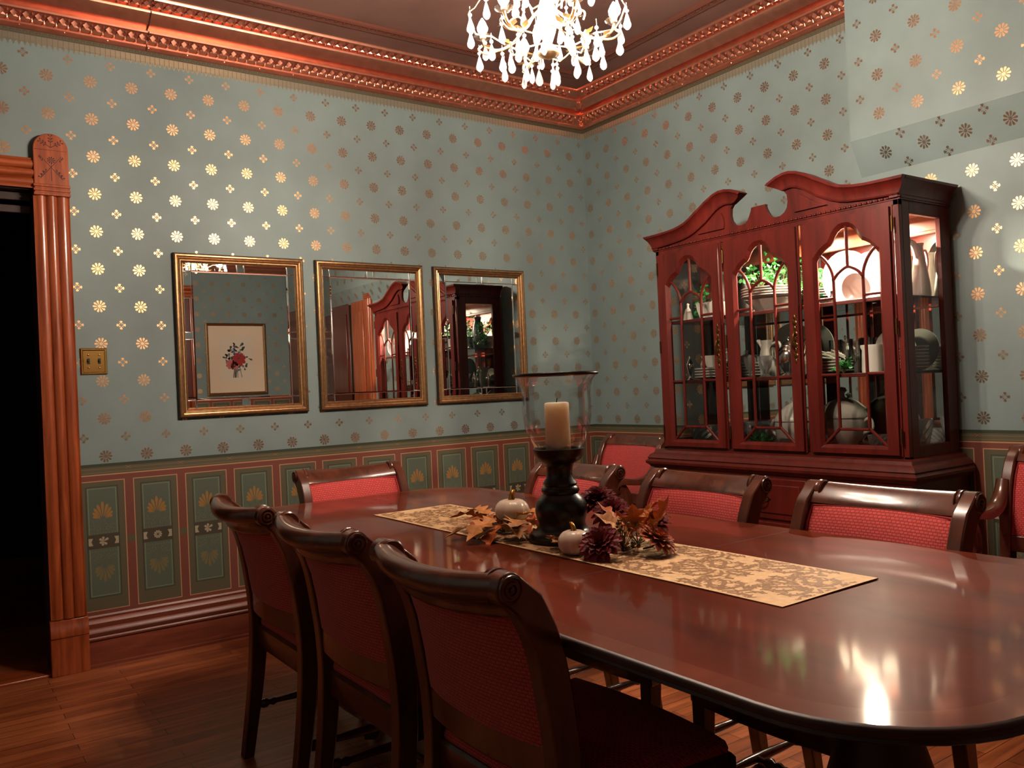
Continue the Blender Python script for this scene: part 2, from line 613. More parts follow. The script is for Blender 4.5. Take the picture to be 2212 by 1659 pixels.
def dado(b, P, u_a, u_b, off, pitch=0.2365, top=0.931):
    quad(b, P, u_a, 0.10, u_b, 0.877, 0.0004, 3)
    quad(b, P, u_a, 0.877, u_b, 0.882, 0.0006, 4)
    quad(b, P, u_a, 0.882, u_b, 0.9165, 0.0004, 2)
    quad(b, P, u_a, 0.889, u_b, 0.8915, 0.0007, 10)
    quad(b, P, u_a, 0.9165, u_b, top, 0.0005, 5)
    n0, n1 = int(math.floor((u_a - off) / pitch)) - 1, int(math.ceil((u_b - off) / pitch)) + 1

    def Q(u, v, d):
        return P(min(max(u, u_a), u_b), v, d)
    for n in range(n0, n1 + 1):
        u = off + n * pitch
        # gold lines of the border meeting in small lozenges
        if u_a < u + 0.1 < u_b:
            quad(b, Q, u - 0.006, 0.9055, u + pitch - 0.03, 0.908, 0.0008, 10)
            for k in (-1, 1):
                b.add([P(u + pitch - 0.03, 0.9065 + k * 0.006, 0.0009), P(u + pitch - 0.006, 0.9065 - k * 0.006, 0.0009),
                       P(u + pitch - 0.006, 0.9085 - k * 0.006, 0.0009), P(u + pitch - 0.03, 0.9085 + k * 0.006, 0.0009)], [(0, 1, 2, 3)], 9)
        if u + 0.2 < u_a or u > u_b:
            continue
        quad(b, Q, u, 0.253, u + 0.2, 0.853, 0.0006, 4)
        quad(b, Q, u + 0.004, 0.257, u + 0.196, 0.849, 0.0009, 2)
        quad(b, Q, u + 0.031, 0.314, u + 0.169, 0.827, 0.0012, 5)
        quad(b, Q, u + 0.035, 0.318, u + 0.165, 0.823, 0.0015, 6)
        rect_line(b, Q, u + 0.040, 0.323, u + 0.160, 0.818, 0.0022, 0.0018, 7)
        quad(b, Q, u + 0.035, 0.540, u + 0.165, 0.606, 0.0019, 8)
        uc = u + 0.1
        if u_a + 0.05 < uc < u_b - 0.05:
            palmette(b, P, uc, 0.676, 0.0022, 9, 10, 1)
            palmette(b, P, uc, 0.462, 0.0022, 10, 10, -1)
            if n % 2:
                for k in range(10):
                    petal(b, P, uc, 0.573, 2 * PI * k / 10, 0.003, 0.019, 0.0042, 0.0024, 12)
            else:
                for a, L in ((0.5, 0.026), (1.5, 0.022), (2.4, 0.02), (3.6, 0.016), (4.6, 0.02), (5.5, 0.022)):
                    petal(b, P, uc - 0.003, 0.572, a, 0.0, L, 0.006, 0.0024, 12)
            for s in (-1, 1):
                b.add([P(uc + s * 0.064, 0.556, 0.0024), P(uc + s * 0.045, 0.556, 0.0024), P(uc + s * 0.052, 0.573, 0.0024),
                       P(uc + s * 0.045, 0.590, 0.0024), P(uc + s * 0.064, 0.590, 0.0024)], [(0, 1, 2, 3, 4)], 12)
        if u_a < u + 0.2 and u + pitch < u_b:
            quad(b, P, u + 0.2, 0.556, u + pitch, 0.589, 0.0007, 2)


def top_border(b, P, u_a, u_b):
    quad(b, P, u_a, 2.885, u_b, 2.915, 0.0010, 2)
    quad(b, P, u_a, 2.8845, u_b, 2.888, 0.0014, 8)
    quad(b, P, u_a, 2.905, u_b, 2.908, 0.0014, 8)
    n = int((u_b - u_a) / 0.026)
    for k in range(n):                       # key pattern
        u = u_a + 0.026 * k
        quad(b, P, u, 2.891, u + 0.003, 2.902, 0.0016, 8)
        quad(b, P, u + 0.003, 2.899, u + 0.016, 2.902, 0.0016, 8)
        quad(b, P, u + 0.013, 2.893, u + 0.016, 2.899, 0.0016, 8)
    quad(b, P, u_a, 2.852, u_b, 2.8845, 0.0009, 11)
    n = int((u_b - u_a) / 0.022)
    for k in range(n):                       # fringe
        u = u_a + 0.022 * k
        b.add([P(u, 2.853, 0.0009), P(u + 0.0205, 2.853, 0.0009), P(u + 0.014, 2.842, 0.0009), P(u + 0.0102, 2.832, 0.0009), P(u + 0.0064, 2.842, 0.0009)],
              [(0, 1, 2, 3, 4)], 11)
        quad(b, P, u + 0.009, 2.845, u + 0.0115, 2.883, 0.0012, 10)


# --- back wall (mirrors), right wall (cabinet), left and front walls
b = B()
for q in ((XW, 0, DX0, ZC), (DX0, DZ, DX1, ZC), (DX1, 0, 0, ZC)):
    quad(b, PA, q[0], q[1], q[2], q[3], 0, 0)
flower_field(b, PA, -3.1781, 0.1795, 2.7145, 0.175, XW, 0, 0.931, 2.842, lambda u, v: not (u < -3.10 and v < 2.36 and not (u > -3.13 and v < 0)))
dado(b, PA, -3.12, 0.0, -3.1225)
top_border(b, PA, XW, 0)
tag(b.obj('wall_back', WM, smooth=False, fix=False), kind='structure')

BY = -2.017   # where the corbelled chimney breast begins
b = B()
quad(b, PB, YS, 0, 0, ZC, 0, 0)
flower_field(b, PB, -0.05, -0.1795 * -1, 2.726, 0.176, BY, 0, 0.931, 2.842)
flower_field(b, PB, -2.166, 0.1795, 2.038, 0.176, YS, -2.0, 0.931, 2.13, lambda u, v: not (u < -3.3 and v < 2.4))
dado(b, PB, YS, 0.0, -2.7155)
top_border(b, PB, BY, 0)
# chimney breast: upright face and the sloping face under it
BD, BZ0, BZ1 = 0.081, 2.122, 2.283
yv = YS
b.add([(-BD, BY, BZ1), (-BD, yv, BZ1), (-BD, yv, ZC), (-BD, BY, ZC), (0, BY, BZ0), (0, yv, BZ0), (0, BY, ZC), (0, BY, BZ1)],
      [(0, 1, 2, 3), (4, 5, 1, 0), (0, 3, 6, 7), (4, 0, 7)], 0)


def PBreast(u, v, d):
    return (-BD - d, u, v)


def PSlope(u, v, d):
    t = (v - BZ0) / (BZ1 - BZ0)
    return (-BD * t - d * 0.9, u, v - d * 0.45)


flower_field(b, PBreast, -2.166, 0.1795, 2.728, 0.1765, YS, BY, BZ1 - 0.01, 3.05)
for k in range(18):
    u = -2.166 - 0.1795 * k
    daisy(b, PSlope, u + (0.0), 2.202)
    if k:
        small_flower(b, PSlope, u + 0.09, 2.262)
        small_flower(b, PSlope, u + 0.09, 2.142)
tag(b.obj('wall_right', WM, smooth=False, fix=False), kind='structure')

b = B()
quad(b, PS, XW, 0, 0, ZC, 0, 0)
flower_field(b, PS, -3.1, 0.1795, 2.7145, 0.175, XW, 0, 0.931, 2.842)
dado(b, PS, XW, 0, -3.12)
top_border(b, PS, XW, 0)
tag(b.obj('wall_front', WM, smooth=False, fix=False), kind='structure')
b = B()
quad(b, PW, YS, 0, 0, ZC, 0, 0)
flower_field(b, PW, -3.1, 0.1795, 2.7145, 0.175, YS, 0, 0.931, 2.842)
dado(b, PW, YS, 0, -3.12)
top_border(b, PW, YS, 0)
tag(b.obj('wall_left', WM, smooth=False, fix=False), kind='structure')

# --- floor and ceiling
b = B()
b.add([(XW, YS, 0), (0, YS, 0), (0, 0, 0), (XW, 0, 0), (DX0, 0, 0), (DX1, 0, 0), (DX1, 0.16, 0), (DX0, 0.16, 0)], [(0, 1, 2, 3), (4, 5, 6, 7)], 0)
b.box((XW, YS, -0.1), (0, 0.0, -0.005))
tag(b.obj('floor', FLOORM, smooth=False), kind='structure')
b = B()
b.add([(XW, YS, ZC), (0, YS, ZC), (0, 0, ZC), (XW, 0, ZC)], [(0, 1, 2, 3)], 0)
b.box((XW, YS, ZC + 0.004), (0, 0, ZC + 0.1))
tag(b.obj('ceiling', CEIL, smooth=False), kind='structure')

# --- cornice: stamped metal, two bands of leaves with a plain strip between
CP = [(0.0, 2.905), (0.018, 2.905), (0.024, 2.911), (0.030, 2.918), (0.030, 2.926), (0.072, 2.962), (0.084, 2.964), (0.088, 2.971), (0.056, 2.975),
      (0.054, 2.994), (0.096, 2.999), (0.104, 3.006), (0.142, 3.032), (0.150, 3.034), (0.154, 3.042), (0.146, 3.046), (0.150, 3.050),
      (0.196, 3.070), (0.206, 3.072), (0.210, 3.080), (0.210, ZC + 0.002)]
BAND1, BAND2 = ((0.030, 2.926), (0.072, 2.962)), ((0.150, 3.050), (0.196, 3.070))
RIBP = [(0.372, ZC + 0.002), (0.372, 3.072), (0.382, 3.066), (0.392, 3.070), (0.418, 3.070), (0.428, 3.066), (0.438, 3.072), (0.438, ZC + 0.002)]


def wall_pt(side, s, t, z):
    """side 0 back wall, 1 right, 2 front, 3 left; s along the wall"""
    return ((s, -t, z), (-t, s, z), (s, YS + t, z), (XW + t, s, z))[side]


def strip(b, side, s0, s1, prof, m0=True, m1=True, m=0):
    rings = []
    for s, mit, e in ((s0, m0, 1), (s1, m1, -1)):
        rings.append([wall_pt(side, s + (e * t if mit else 0), t, z) for t, z in prof])
    b.loft(rings, m, closed=False, caps=False)


def leaf_band(b, side, s0, s1, band, pitch, h, mitre, m=0):
    (ta, za), (tb, zb) = band
    L = math.hypot(tb - ta, zb - za)
    nt, nz = (zb - za) / L, -(tb - ta) / L      # outward normal of the sloping face
    n = int((s1 - s0) / pitch)

    def q(s, f, e):
        t, z = lerp(ta, tb, f), lerp(za, zb, f)
        return wall_pt(side, s, t + nt * e, z + nz * e)
    for k in range(n):
        s = s0 + (k + 0.5) * pitch
        if mitre and s + pitch > s1 - tb:
            continue
        w = pitch * 0.46
        # broad leaf with a raised rib and two side lobes, then a small bead between leaves
        pts = [q(s, 0.02, 0.001), q(s - w, 0.10, 0.0), q(s - w * 0.95, 0.42, h * 0.6), q(s - w * 0.45, 0.60, h * 0.3), q(s - w * 0.62, 0.80, h * 0.7), q(s, 1.0, h * 0.25),
               q(s + w * 0.62, 0.80, h * 0.7), q(s + w * 0.45, 0.60, h * 0.3), q(s + w * 0.95, 0.42, h * 0.6), q(s + w, 0.10, 0.0), q(s, 0.5, h)]
        b.add(pts, [(i, (i + 1) % 10, 10) for i in range(10)], m)
        e = s + pitch * 0.5
        pts = [q(e - w * 0.3, 0.86, 0.001), q(e, 0.70, 0.001), q(e + w * 0.3, 0.86, 0.001), q(e, 1.02, 0.001), q(e, 0.86, h * 0.9)]
        b.add(pts, [(i, (i + 1) % 4, 4) for i in range(4)], m)
        pts = [q(e - w * 0.35, 0.0, 0.001), q(e - w * 0.2, 0.3, h * 0.5), q(e, 0.5, 0.002), q(e + w * 0.2, 0.3, h * 0.5), q(e + w * 0.35, 0.0, 0.001), q(e, 0.22, h * 0.8)]
        b.add(pts, [(i, (i + 1) % 5, 5) for i in range(5)], m)


for side, s0, s1, m0, m1, nm in ((0, XW, 0, True, True, 'trim_1'), (1, BY, 0, False, True, 'trim_2'), (2, XW, 0, True, False, 'trim_3'), (3, YS, 0, True, True, 'trim_4')):
    b = B()
    strip(b, side, s0, s1, CP, m0, m1)
    strip(b, side, s0, s1, RIBP, m0, m1, 1)
    if side < 2:
        leaf_band(b, side, s0, s1, BAND1, 0.048, 0.013, m1)
        leaf_band(b, side, s0, s1, BAND2, 0.048, 0.014, m1)
        n = int((s1 - s0) / 0.06)
        for k in range(n):
            s = s0 + 0.06 * k
            if k % 3 == 0:
                b.sphere(wall_pt(side, s, 0.026, 2.914), 0.0045, 6, 4)
        leaf_band(b, side, s0 + 0.4, s1 - 0.44, ((0.394, 3.0695), (0.416, 3.0695)), 0.045, 0.005, False, 1)
    if side == 0:
        # vertical joint between two stamped lengths
        pr = [(t + 0.0015, z - 0.0015) for t, z in CP[1:-1]]
        b.loft([[(x, -t, z) for t, z in pr] for x in (-2.752, -2.746)], 2, False, False)
        # corner leaf boss
        for k in range(7):
            a = -PI * 0.75 + (k - 3) * 0.32
            c, s2 = math.cos(a), math.sin(a)
            o = Vector((-0.095, -0.095, 2.998))
            b.tube([o, o + Vector((0.035 * c, 0.035 * s2, 0.006)), o + Vector((0.062 * c, 0.062 * s2, 0.03)), o + Vector((0.055 * c, 0.055 * s2, 0.046))], [0.006, 0.011, 0.011, 0.004], 6)
        for k in range(3):
            b.sphere((-0.035 - 0.022 * k, -0.035 - 0.022 * k, 2.922 + 0.016 * k), 0.011, 8, 6)
    tag(b.obj(nm, [COPPER, mat('ceiling_rib' + nm[-1], lin(120, 72, 58), 0.4, metal=0.3), INCISED], smooth=True, angle=30, fix=False), kind='structure')

# --- baseboards
BPZ = [(0.022, 0.0), (0.022, 0.012), (0.014, 0.016), (0.014, 0.122), (0.022, 0.126), (0.024, 0.134), (0.020, 0.140), (0.026, 0.148), (0.030, 0.160), (0.026, 0.172), (0.018, 0.180),
       (0.020, 0.190), (0.022, 0.202), (0.016, 0.214), (0.010, 0.220), (0.012, 0.230), (0.008, 0.238), (0.0, 0.240)]
for side, s0, s1, nm, mt in ((0, -3.118, 0, 'baseboard_back', BASEW), (1, -3.32, 0, 'baseboard_right', BASEW2), (2, XW, 0, 'baseboard_front', BASEW), (3, YS, 0, 'baseboard_left', BASEW2)):
    b = B()
    strip(b, side, s0, s1, BPZ, side > 1, True)
    tag(b.obj(nm, mt, smooth=True, angle=30, fix=False), kind='structure')

# --- doorway with carved casing (door_1) and the dark hall beyond
d1 = thing('door_1', None, None, (0, 0, 0), kind='structure')


def casing_post(x0, x1, z0, z1, P, name, parent, mt, horizontal=False):
    """reeded casing: three rounded reeds with fillets"""
    prof = []
    w = x1 - x0
    prof.append((0, 0.0))
    prof.append((0, 0.022))
    for k in range(3):
        a = w * (0.06 + 0.30 * k)
        c = w * 0.28
        for i in range(7):
            f = i / 6
            prof.append((a + c * f, 0.022 + (0.012 if k == 1 else 0.008) * math.sin(PI * f) ** 0.7))
        prof.append((a + c + w * 0.008, 0.018))
    prof.append((w, 0.022))
    prof.append((w, 0.0))
    bb = B()
    if not horizontal:
        rings = [[P(x0 + u, z, d) for u, d in prof] for z in (z0, z1)]
    else:
        rings = [[P(z, x0 + u, d) for u, d in prof] for z in (z0, z1)]
    bb.loft(rings, 0, True, True)
    return bb.obj(name, mt, parent, angle=45)


def corner_block(P, xc, w, z0, zs, zt, name, parent, carve=True):
    """square block with rounded head, three grooves at the foot and incised sprigs"""
    bb = B()
    hw = w / 2
    poly = [(xc - hw, z0), (xc + hw, z0), (xc + hw, zs)]
    poly += [(xc + hw * math.cos(a), zs + (zt - zs) * math.sin(a)) for a in [PI * k / 14 for k in range(1, 14)]]
    poly += [(xc - hw, zs)]
    bb.prism(poly, P, 0.0, 0.036, 0)
    zb = z0 + 0.052
    for k in range(3):
        bb.box(P(xc - hw - 0.004, z0 - 0.004 + 0.019 * k, 0.0), P(xc + hw + 0.004, z0 + 0.009 + 0.019 * k, 0.041))
    if carve:
        def ln(x0, z0_, x1, z1_, t=0.0016):
            dx, dz = x1 - x0, z1_ - z0_
            L = math.hypot(dx, dz)
            nx, nz = -dz / L * t, dx / L * t
            bb.add([P(x0 + nx, z0_ + nz, 0.0365), P(x1 + nx * 0.6, z1_ + nz * 0.6, 0.0365), P(x1 - nx * 0.6, z1_ - nz * 0.6, 0.0365), P(x0 - nx, z0_ - nz, 0.0365)], [(0, 1, 2, 3)], 1)

        def lf(x, z, a, L=0.014, w_=0.0032):
            petal(bb, P, x, z, a, 0.0, L, w_, 0.0365, 1)
        zc = zb + 0.075
        ln(xc - 0.045, zb + 0.02, xc + 0.042, zb + 0.125)
        ln(xc + 0.045, zb + 0.02, xc - 0.046, zb + 0.125)
        ln(xc, zb + 0.012, xc, zb + 0.095)
        for k in range(9):
            lf(xc, zb + 0.105, 2 * PI * k / 9, 0.017, 0.0028)
        for s in (-1, 1):
            for f in (0.1, 0.3, 0.5):
                x, z = xc + s * (0.045 - 0.075 * f * 0.6), zb + 0.02 + 0.1 * f * 0.6
                lf(x, z, PI / 2 + s * 0.1)
                lf(x, z, PI / 2 - s * 1.45)
            for f in (0.75, 0.9, 1.0):
                x, z = xc + s * 0.045 * f, zb + 0.07 + 0.055 * f
                lf(x, z, -PI / 2 + s * 0.2, 0.012)
        ln(xc - hw + 0.004, zs - 0.006, xc + hw - 0.004, zs - 0.006, 0.0012)
        zc = zs + 0.006
        for a in (0.55, PI / 2, PI - 0.55):
            ln(xc, zc, xc + 0.046 * math.cos(a), zc + 0.05 * math.sin(a))
            for f in (0.45, 0.7, 1.0):
                x, z = xc + 0.046 * f * math.cos(a), zc + 0.05 * f * math.sin(a)
                lf(x, z, a + 0.8, 0.013)
                lf(x, z, a - 0.8, 0.013)
    return bb.obj(name, [OAK, INCISED], parent, bevel=0.003, angle=40)


casing_post(DX1, -3.108, 0.25, 2.165, PA, 'casing', d1, OAK)
corner_block(PA, -3.178, 0.140, 2.160, 2.368, 2.438, 'corner_block', d1)
casing_post(2.188, 2.322, DX0 - 0.01, -3.248, PA, 'lintel', d1, OAKH, True)
b = B()
b.prism([(0.0, 0.0), (0.036, 0.0), (0.036, 0.165), (0.042, 0.172), (0.042, 0.20), (0.034, 0.214), (0.030, 0.245), (0.0, 0.25)], lambda d, z, x: (x, -d, z), DX1 - 0.006, -3.104)
b.obj('plinth', OAK, d1, bevel=0.002)
casing_post(DX0 - 0.145, DX0, 0.25, 2.165, PA, 'casing', d1, OAK)
corner_block(PA, DX0 - 0.072, 0.140, 2.160, 2.368, 2.438, 'corner_block', d1)
b = B()
b.box((DX0 - 0.15, -0.036, 0), (DX0 + 0.004, 0.0, 0.25))
b.obj('plinth', OAK, d1, bevel=0.002)
b = B()
b.box((DX1 - 0.001, 0.0, 0.0), (DX1 + 0.02, 0.16, DZ))
b.box((DX0 - 0.02, 0.0, 0.0), (DX0 + 0.001, 0.16, DZ))
b.box((DX0 - 0.02, 0.0, DZ - 0.001), (DX1 + 0.02, 0.16, DZ + 0.02))
b.obj('jamb', DARKW, d1, smooth=False)
b = B()
b.box((DX0 + 0.002, 0.07, 2.09), (DX1 - 0.002, 0.10, 2.125))
b.box((DX0 + 0.002, 0.06, 2.145), (DX1 - 0.002, 0.11, 2.183))
b.obj('header_rail', DARKW, d1, bevel=0.003)
b = B()
b.box((DX0, -0.012, 0.0), (DX1, 0.16, 0.012))
b.obj('threshold', OAKH, d1, bevel=0.004)

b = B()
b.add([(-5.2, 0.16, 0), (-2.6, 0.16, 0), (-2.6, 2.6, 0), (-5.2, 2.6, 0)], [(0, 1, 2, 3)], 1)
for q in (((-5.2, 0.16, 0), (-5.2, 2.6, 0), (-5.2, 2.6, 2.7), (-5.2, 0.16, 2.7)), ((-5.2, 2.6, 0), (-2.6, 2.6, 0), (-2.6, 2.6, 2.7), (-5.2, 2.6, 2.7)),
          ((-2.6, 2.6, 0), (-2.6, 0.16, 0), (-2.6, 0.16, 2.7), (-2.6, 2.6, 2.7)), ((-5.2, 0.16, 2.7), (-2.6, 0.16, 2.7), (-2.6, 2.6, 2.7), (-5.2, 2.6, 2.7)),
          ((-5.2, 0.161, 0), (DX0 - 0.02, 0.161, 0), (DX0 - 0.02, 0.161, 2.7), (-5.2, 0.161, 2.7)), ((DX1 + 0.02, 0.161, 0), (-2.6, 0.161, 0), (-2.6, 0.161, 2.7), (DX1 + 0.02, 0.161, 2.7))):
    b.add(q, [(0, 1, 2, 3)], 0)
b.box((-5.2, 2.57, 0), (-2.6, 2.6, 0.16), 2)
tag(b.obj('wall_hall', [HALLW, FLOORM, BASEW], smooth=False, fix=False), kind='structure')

# --- unseen dark doors added on the front wall to cut bounce light
d3 = thing('bounce_blocker', None, None, (0, 0, 0), kind='structure')
for x0, x1 in ((-3.95, -2.76), (-2.74, -1.55)):
    b = B()
    b.box((x0, YS + 0.004, 0.0), (x1, YS + 0.016, 2.35))
    for z0, z1 in ((0.2, 0.95), (1.1, 2.2)):
        for k in range(2):
            a = x0 + (x1 - x0) * k / 2
            b.box((a + 0.08, YS + 0.014, z0), (a + (x1 - x0) / 2 - 0.08, YS + 0.026, z1))
    b.obj('door_leaf', DOORR, d3, bevel=0.006)
casing_post(-4.10, -3.95, 0.0, 2.40, PS, 'casing', d3, OAK)
casing_post(-1.55, -1.42, 0.0, 2.40, PS, 'casing', d3, OAK)
casing_post(2.36, 2.50, -4.10, -1.42, PS, 'lintel', d3, OAKH, True)

# --- closed door in the right wall beyond the cabinet (seen in the wall mirrors)
d2 = thing('door_2', None, None, (0, 0, 0), kind='structure')
casing_post(-3.445, -3.315, 0.25, 2.165, PB, 'casing', d2, OAK)
corner_block(PB, -3.38, 0.138, 2.160, 2.368, 2.430, 'corner_block', d2)
b = B()
b.box((0, -3.45, 0), (-0.036, -3.31, 0.25))
b.obj('plinth', OAK, d2, bevel=0.002)
casing_post(2.188, 2.322, -5.40, -3.45, PB, 'lintel', d2, OAK, True)
for y0, y1, nm in ((-3.80, -3.447, 'door_leaf'), (-5.38, -3.86, 'door_leaf')):
    b = B()
    b.box((-0.004, y0, 0.01), (-0.016, y1, 2.19))
    w = y1 - y0
    for z0, z1 in ((0.2, 0.85), (1.0, 2.05)):
        for k in range(1 if w < 0.6 else 3):
            n = 1 if w < 0.6 else 3
            a, c = y0 + w * k / n + 0.06, y0 + w * (k + 1) / n - 0.06
            b.box((-0.014, a, z0), (-0.026, c, z1))
    b.obj(nm, DOORR if w > 0.6 else OAK, d2, bevel=0.006)
b = B()
b.box((-0.002, -3.86, 0), (-0.008, -3.80, 2.19))
b.obj('door_gap', BLACK, d2, smooth=False)
# ================================================================== WALL THINGS
# brass switch plate
sw = thing('light_switch', 'brass double light switch plate beside the doorway casing', 'light switch', (-3.033, -0.001, 1.408))
b = B()
b.prism([(-0.056, -0.061), (0.056, -0.061), (0.056, 0.061), (-0.056, 0.061)], lambda u, v, d: (u, -d, v), 0.0, 0.004)
rings = []
for ins, d in ((0, 0.004), (0.004, 0.009), (0.008, 0.009), (0.012, 0.0065)):
    rings.append([(-0.056 + ins, -d, -0.061 + ins), (0.056 - ins, -d, -0.061 + ins), (0.056 - ins, -d, 0.061 - ins), (-0.056 + ins, -d, 0.061 - ins)])
b.loft(rings, 0, True, True)
b.obj('plate', BRASS, sw, angle=25)
for s in (-1, 1):
    b = B()
    b.box((s * 0.023 - 0.006, -0.0070, -0.013), (s * 0.023 + 0.006, -0.0075, 0.013))
    b.box((s * 0.023 - 0.004, -0.007, -0.002), (s * 0.023 + 0.004, -0.017, 0.008))
    o = b.obj('toggle', BLACKM, sw, bevel=0.001)
    o['label'] = 'dark toggle'
    for t in (-1, 1):
        b = B()
        b.sphere((s * 0.023, -0.0068, t * 0.03), 0.0045, 10, 6, sy=0.5)
        b.obj('screw', BRASS, sw)


# ------------------------------------------------------------------ three wall mirrors
def wall_mirror(xc, zc, label):
    W_, H_ = 0.660, 0.811
    t = thing('wall_mirror', label, 'mirror', (xc, -0.0025, zc), 0, 'gilt framed mirrors in a row')
    prof = [(0, 0.0, 1), (0, 0.016, 1), (0.004, 0.022, 1), (0.009, 0.027, 0), (0.015, 0.028, 0), (0.019, 0.023, 0), (0.022, 0.022, 0), (0.026, 0.024, 0), (0.030, 0.022, 0),
            (0.033, 0.016, 0), (0.036, 0.0155, 0), (0.039, 0.017, 0), (0.043, 0.013, 0), (0.046, 0.006, 0), (0.046, 0.0, 0)]
    b = B()
    for (i0, d0, m0), (i1, d1, m1) in zip(prof, prof[1:]):
        r = []
        for i, d in ((i0, d0), (i1, d1)):
            r.append([(-W_ / 2 + i, -d, -H_ / 2 + i), (W_ / 2 - i, -d, -H_ / 2 + i), (W_ / 2 - i, -d, H_ / 2 - i), (-W_ / 2 + i, -d, H_ / 2 - i)])
        b.loft(r, min(m0, m1), True, False)
    b.obj('frame', [FRAMEG, FRAMED], t, angle=20)
    w, h = W_ / 2 - 0.044, H_ / 2 - 0.044
    q = 0.042                    # width of the bevelled border
    # central plate with a narrow bevel
    b = B()
    cw, ch = w - q, h - q
    b.loft([[(-cw + i, -d, -ch + i), (cw - i, -d, -ch + i), (cw - i, -d, ch - i), (-cw + i, -d, ch - i)] for i, d in ((0.0, 0.004), (0.006, 0.0052))], 1, True, False)
    i = 0.006
    b.add([(-cw + i, -0.0052, -ch + i), (cw - i, -0.0052, -ch + i), (cw - i, -0.0052, ch - i), (-cw + i, -0.0052, ch - i)], [(0, 1, 2, 3)], 0)
    b.obj('glass', [MIRROR, MIRROR], t, smooth=False)
    # border plates: squares in the corners and midway, strips between, each leaning a little outwards
    b = B()

    def plate(x0, z0, x1, z1, tx, tz):
        e = 0.0035

        def dd(x, z):
            return 0.0062 - tx * (x - (x0 + x1) / 2) - tz * (z - (z0 + z1) / 2)
        ou = [(x0, -0.003, z0), (x1, -0.003, z0), (x1, -0.003, z1), (x0, -0.003, z1)]
        inn = [(x, -dd(x, z), z) for x, z in ((x0 + e, z0 + e), (x1 - e, z0 + e), (x1 - e, z1 - e), (x0 + e, z1 - e))]
        b.loft([ou, inn], 1, True, False)
        b.add(inn, [(0, 1, 2, 3)], 0)
    k = 0.036
    for sx in (-1, 1):
        for sz in (-1, 1):
            x0, x1 = sorted((sx * w, sx * (w - q)))
            z0, z1 = sorted((sz * h, sz * (h - q)))
            plate(x0, z0, x1, z1, 0.02 * sx, 0.02 * sz)
        x0, x1 = sorted((sx * w, sx * (w - q)))
        plate(x0, -k / 2, x1, k / 2, 0.01 * sx, 0)
        plate(x0, k / 2, x1, h - q, 0.03 * sx, 0)
        plate(x0, -h + q, x1, -k / 2, 0.03 * sx, 0)
    for sz in (-1, 1):
        z0, z1 = sorted((sz * h, sz * (h - q)))
        plate(-k / 2, z0, k / 2, z1, 0, 0.01 * sz)
        plate(k / 2, z0, w - q, z1, 0, 0.03 * sz)
        plate(-w + q, z0, -k / 2, z1, 0, 0.03 * sz)
    b.obj('border_glass', [MIRROR, MIRGROOVE], t, smooth=False)


wall_mirror(-2.338, 1.5275, 'gilt framed mirror nearest the light switch, left of the row')
wall_mirror(-1.612, 1.5275, 'gilt framed mirror hanging in the middle of the row of three')
wall_mirror(-0.884, 1.5270, 'gilt framed mirror nearest the room corner, half behind the hurricane glass')

# framed flower print on the front wall, seen in the first mirror
pr = thing('framed_print', 'gilt framed flower print reflected in the leftmost mirror', 'picture', (-0.70, YS + 0.003, 1.672))
b = B()
for (i0, d0), (i1, d1_) in zip([(0, 0), (0, 0.02), (0.012, 0.026), (0.03, 0.012), (0.032, 0)], [(0, 0.02), (0.012, 0.026), (0.03, 0.012), (0.032, 0)]):
    r = []
    for i, d in ((i0, d0), (i1, d1_)):
        r.append([(-0.345 + i, d, -0.415 + i), (0.345 - i, d, -0.415 + i), (0.345 - i, d, 0.415 - i), (-0.345 + i, d, 0.415 - i)])
    b.loft(r, 0, True, False)
b.obj('frame', FRAMEG, pr, angle=20)
b = B()
b.box((-0.32, 0.001, -0.39), (0.32, 0.005, 0.39))
b.obj('mount', MATB, pr, smooth=False)
b = B()


def PP(u, v, d):
    return (-u, d, v)


b.box((-0.19, 0.005, -0.27), (0.19, 0.0058, 0.27), 0)
r2 = random.Random(5)
for k in range(10):
    a = r2.uniform(-0.25, 0.25)
    b.add([PP(-0.004 + a * 0.1, -0.06, 0.0064), PP(0.004 + a * 0.1, -0.06, 0.0064), PP(a * 0.22 + 0.003, -0.215, 0.0064), PP(a * 0.22 - 0.003, -0.215, 0.0064)], [(0, 1, 2, 3)], 3)
for k in range(80):
    a, r = r2.uniform(0, 2 * PI), r2.uniform(0.03, 0.165)
    petal(b, PP, r * math.cos(a) * 0.85, -0.01 + r * math.sin(a) * 0.85 + 0.02, r2.uniform(0, 6.28), 0, r2.uniform(0.03, 0.065), r2.uniform(0.009, 0.016), 0.0066, 3 if k % 3 else 4)
for k in range(14):
    petal(b, PP, 0.02 + r2.uniform(-0.01, 0.01), 0.03 + k * 0.011, r2.uniform(0.4, 2.7), 0, 0.03, 0.009, 0.0068, 4)
for u, v, R_, m in ((-0.025, -0.005, 0.078, 1), (0.072, -0.06, 0.058, 2), (0.03, -0.075, 0.048, 2)):
    for k in range(16):
        petal(b, PP, u, v, 2 * PI * k / 16 + R_, R_ * 0.05, R_ * (1 if k % 2 else 0.75), R_ * 0.3, 0.007 + 0.0002 * (k % 2), m)
petal(b, PP, -0.03, -0.005, 1.0, 0, 0.025, 0.012, 0.0076, 3)
b.obj('print', [PAPER, ROSE, ROSEP, INKG, INKB], pr, smooth=False, fix=False)
# ================================================================== TABLE
TX0, TX1, TY0, TY1, TZ = -2.782, -1.655, -3.80, -0.94, 0.76
TCX, TCY = (TX0 + TX1) / 2, (TY0 + TY1) / 2
tb = thing('dining_table', 'long dark mahogany dining table with rounded corners and lighter banded edge', 'table', (TCX, TCY, 0))
HX, HY = (TX1 - TX0) / 2, (TY1 - TY0) / 2


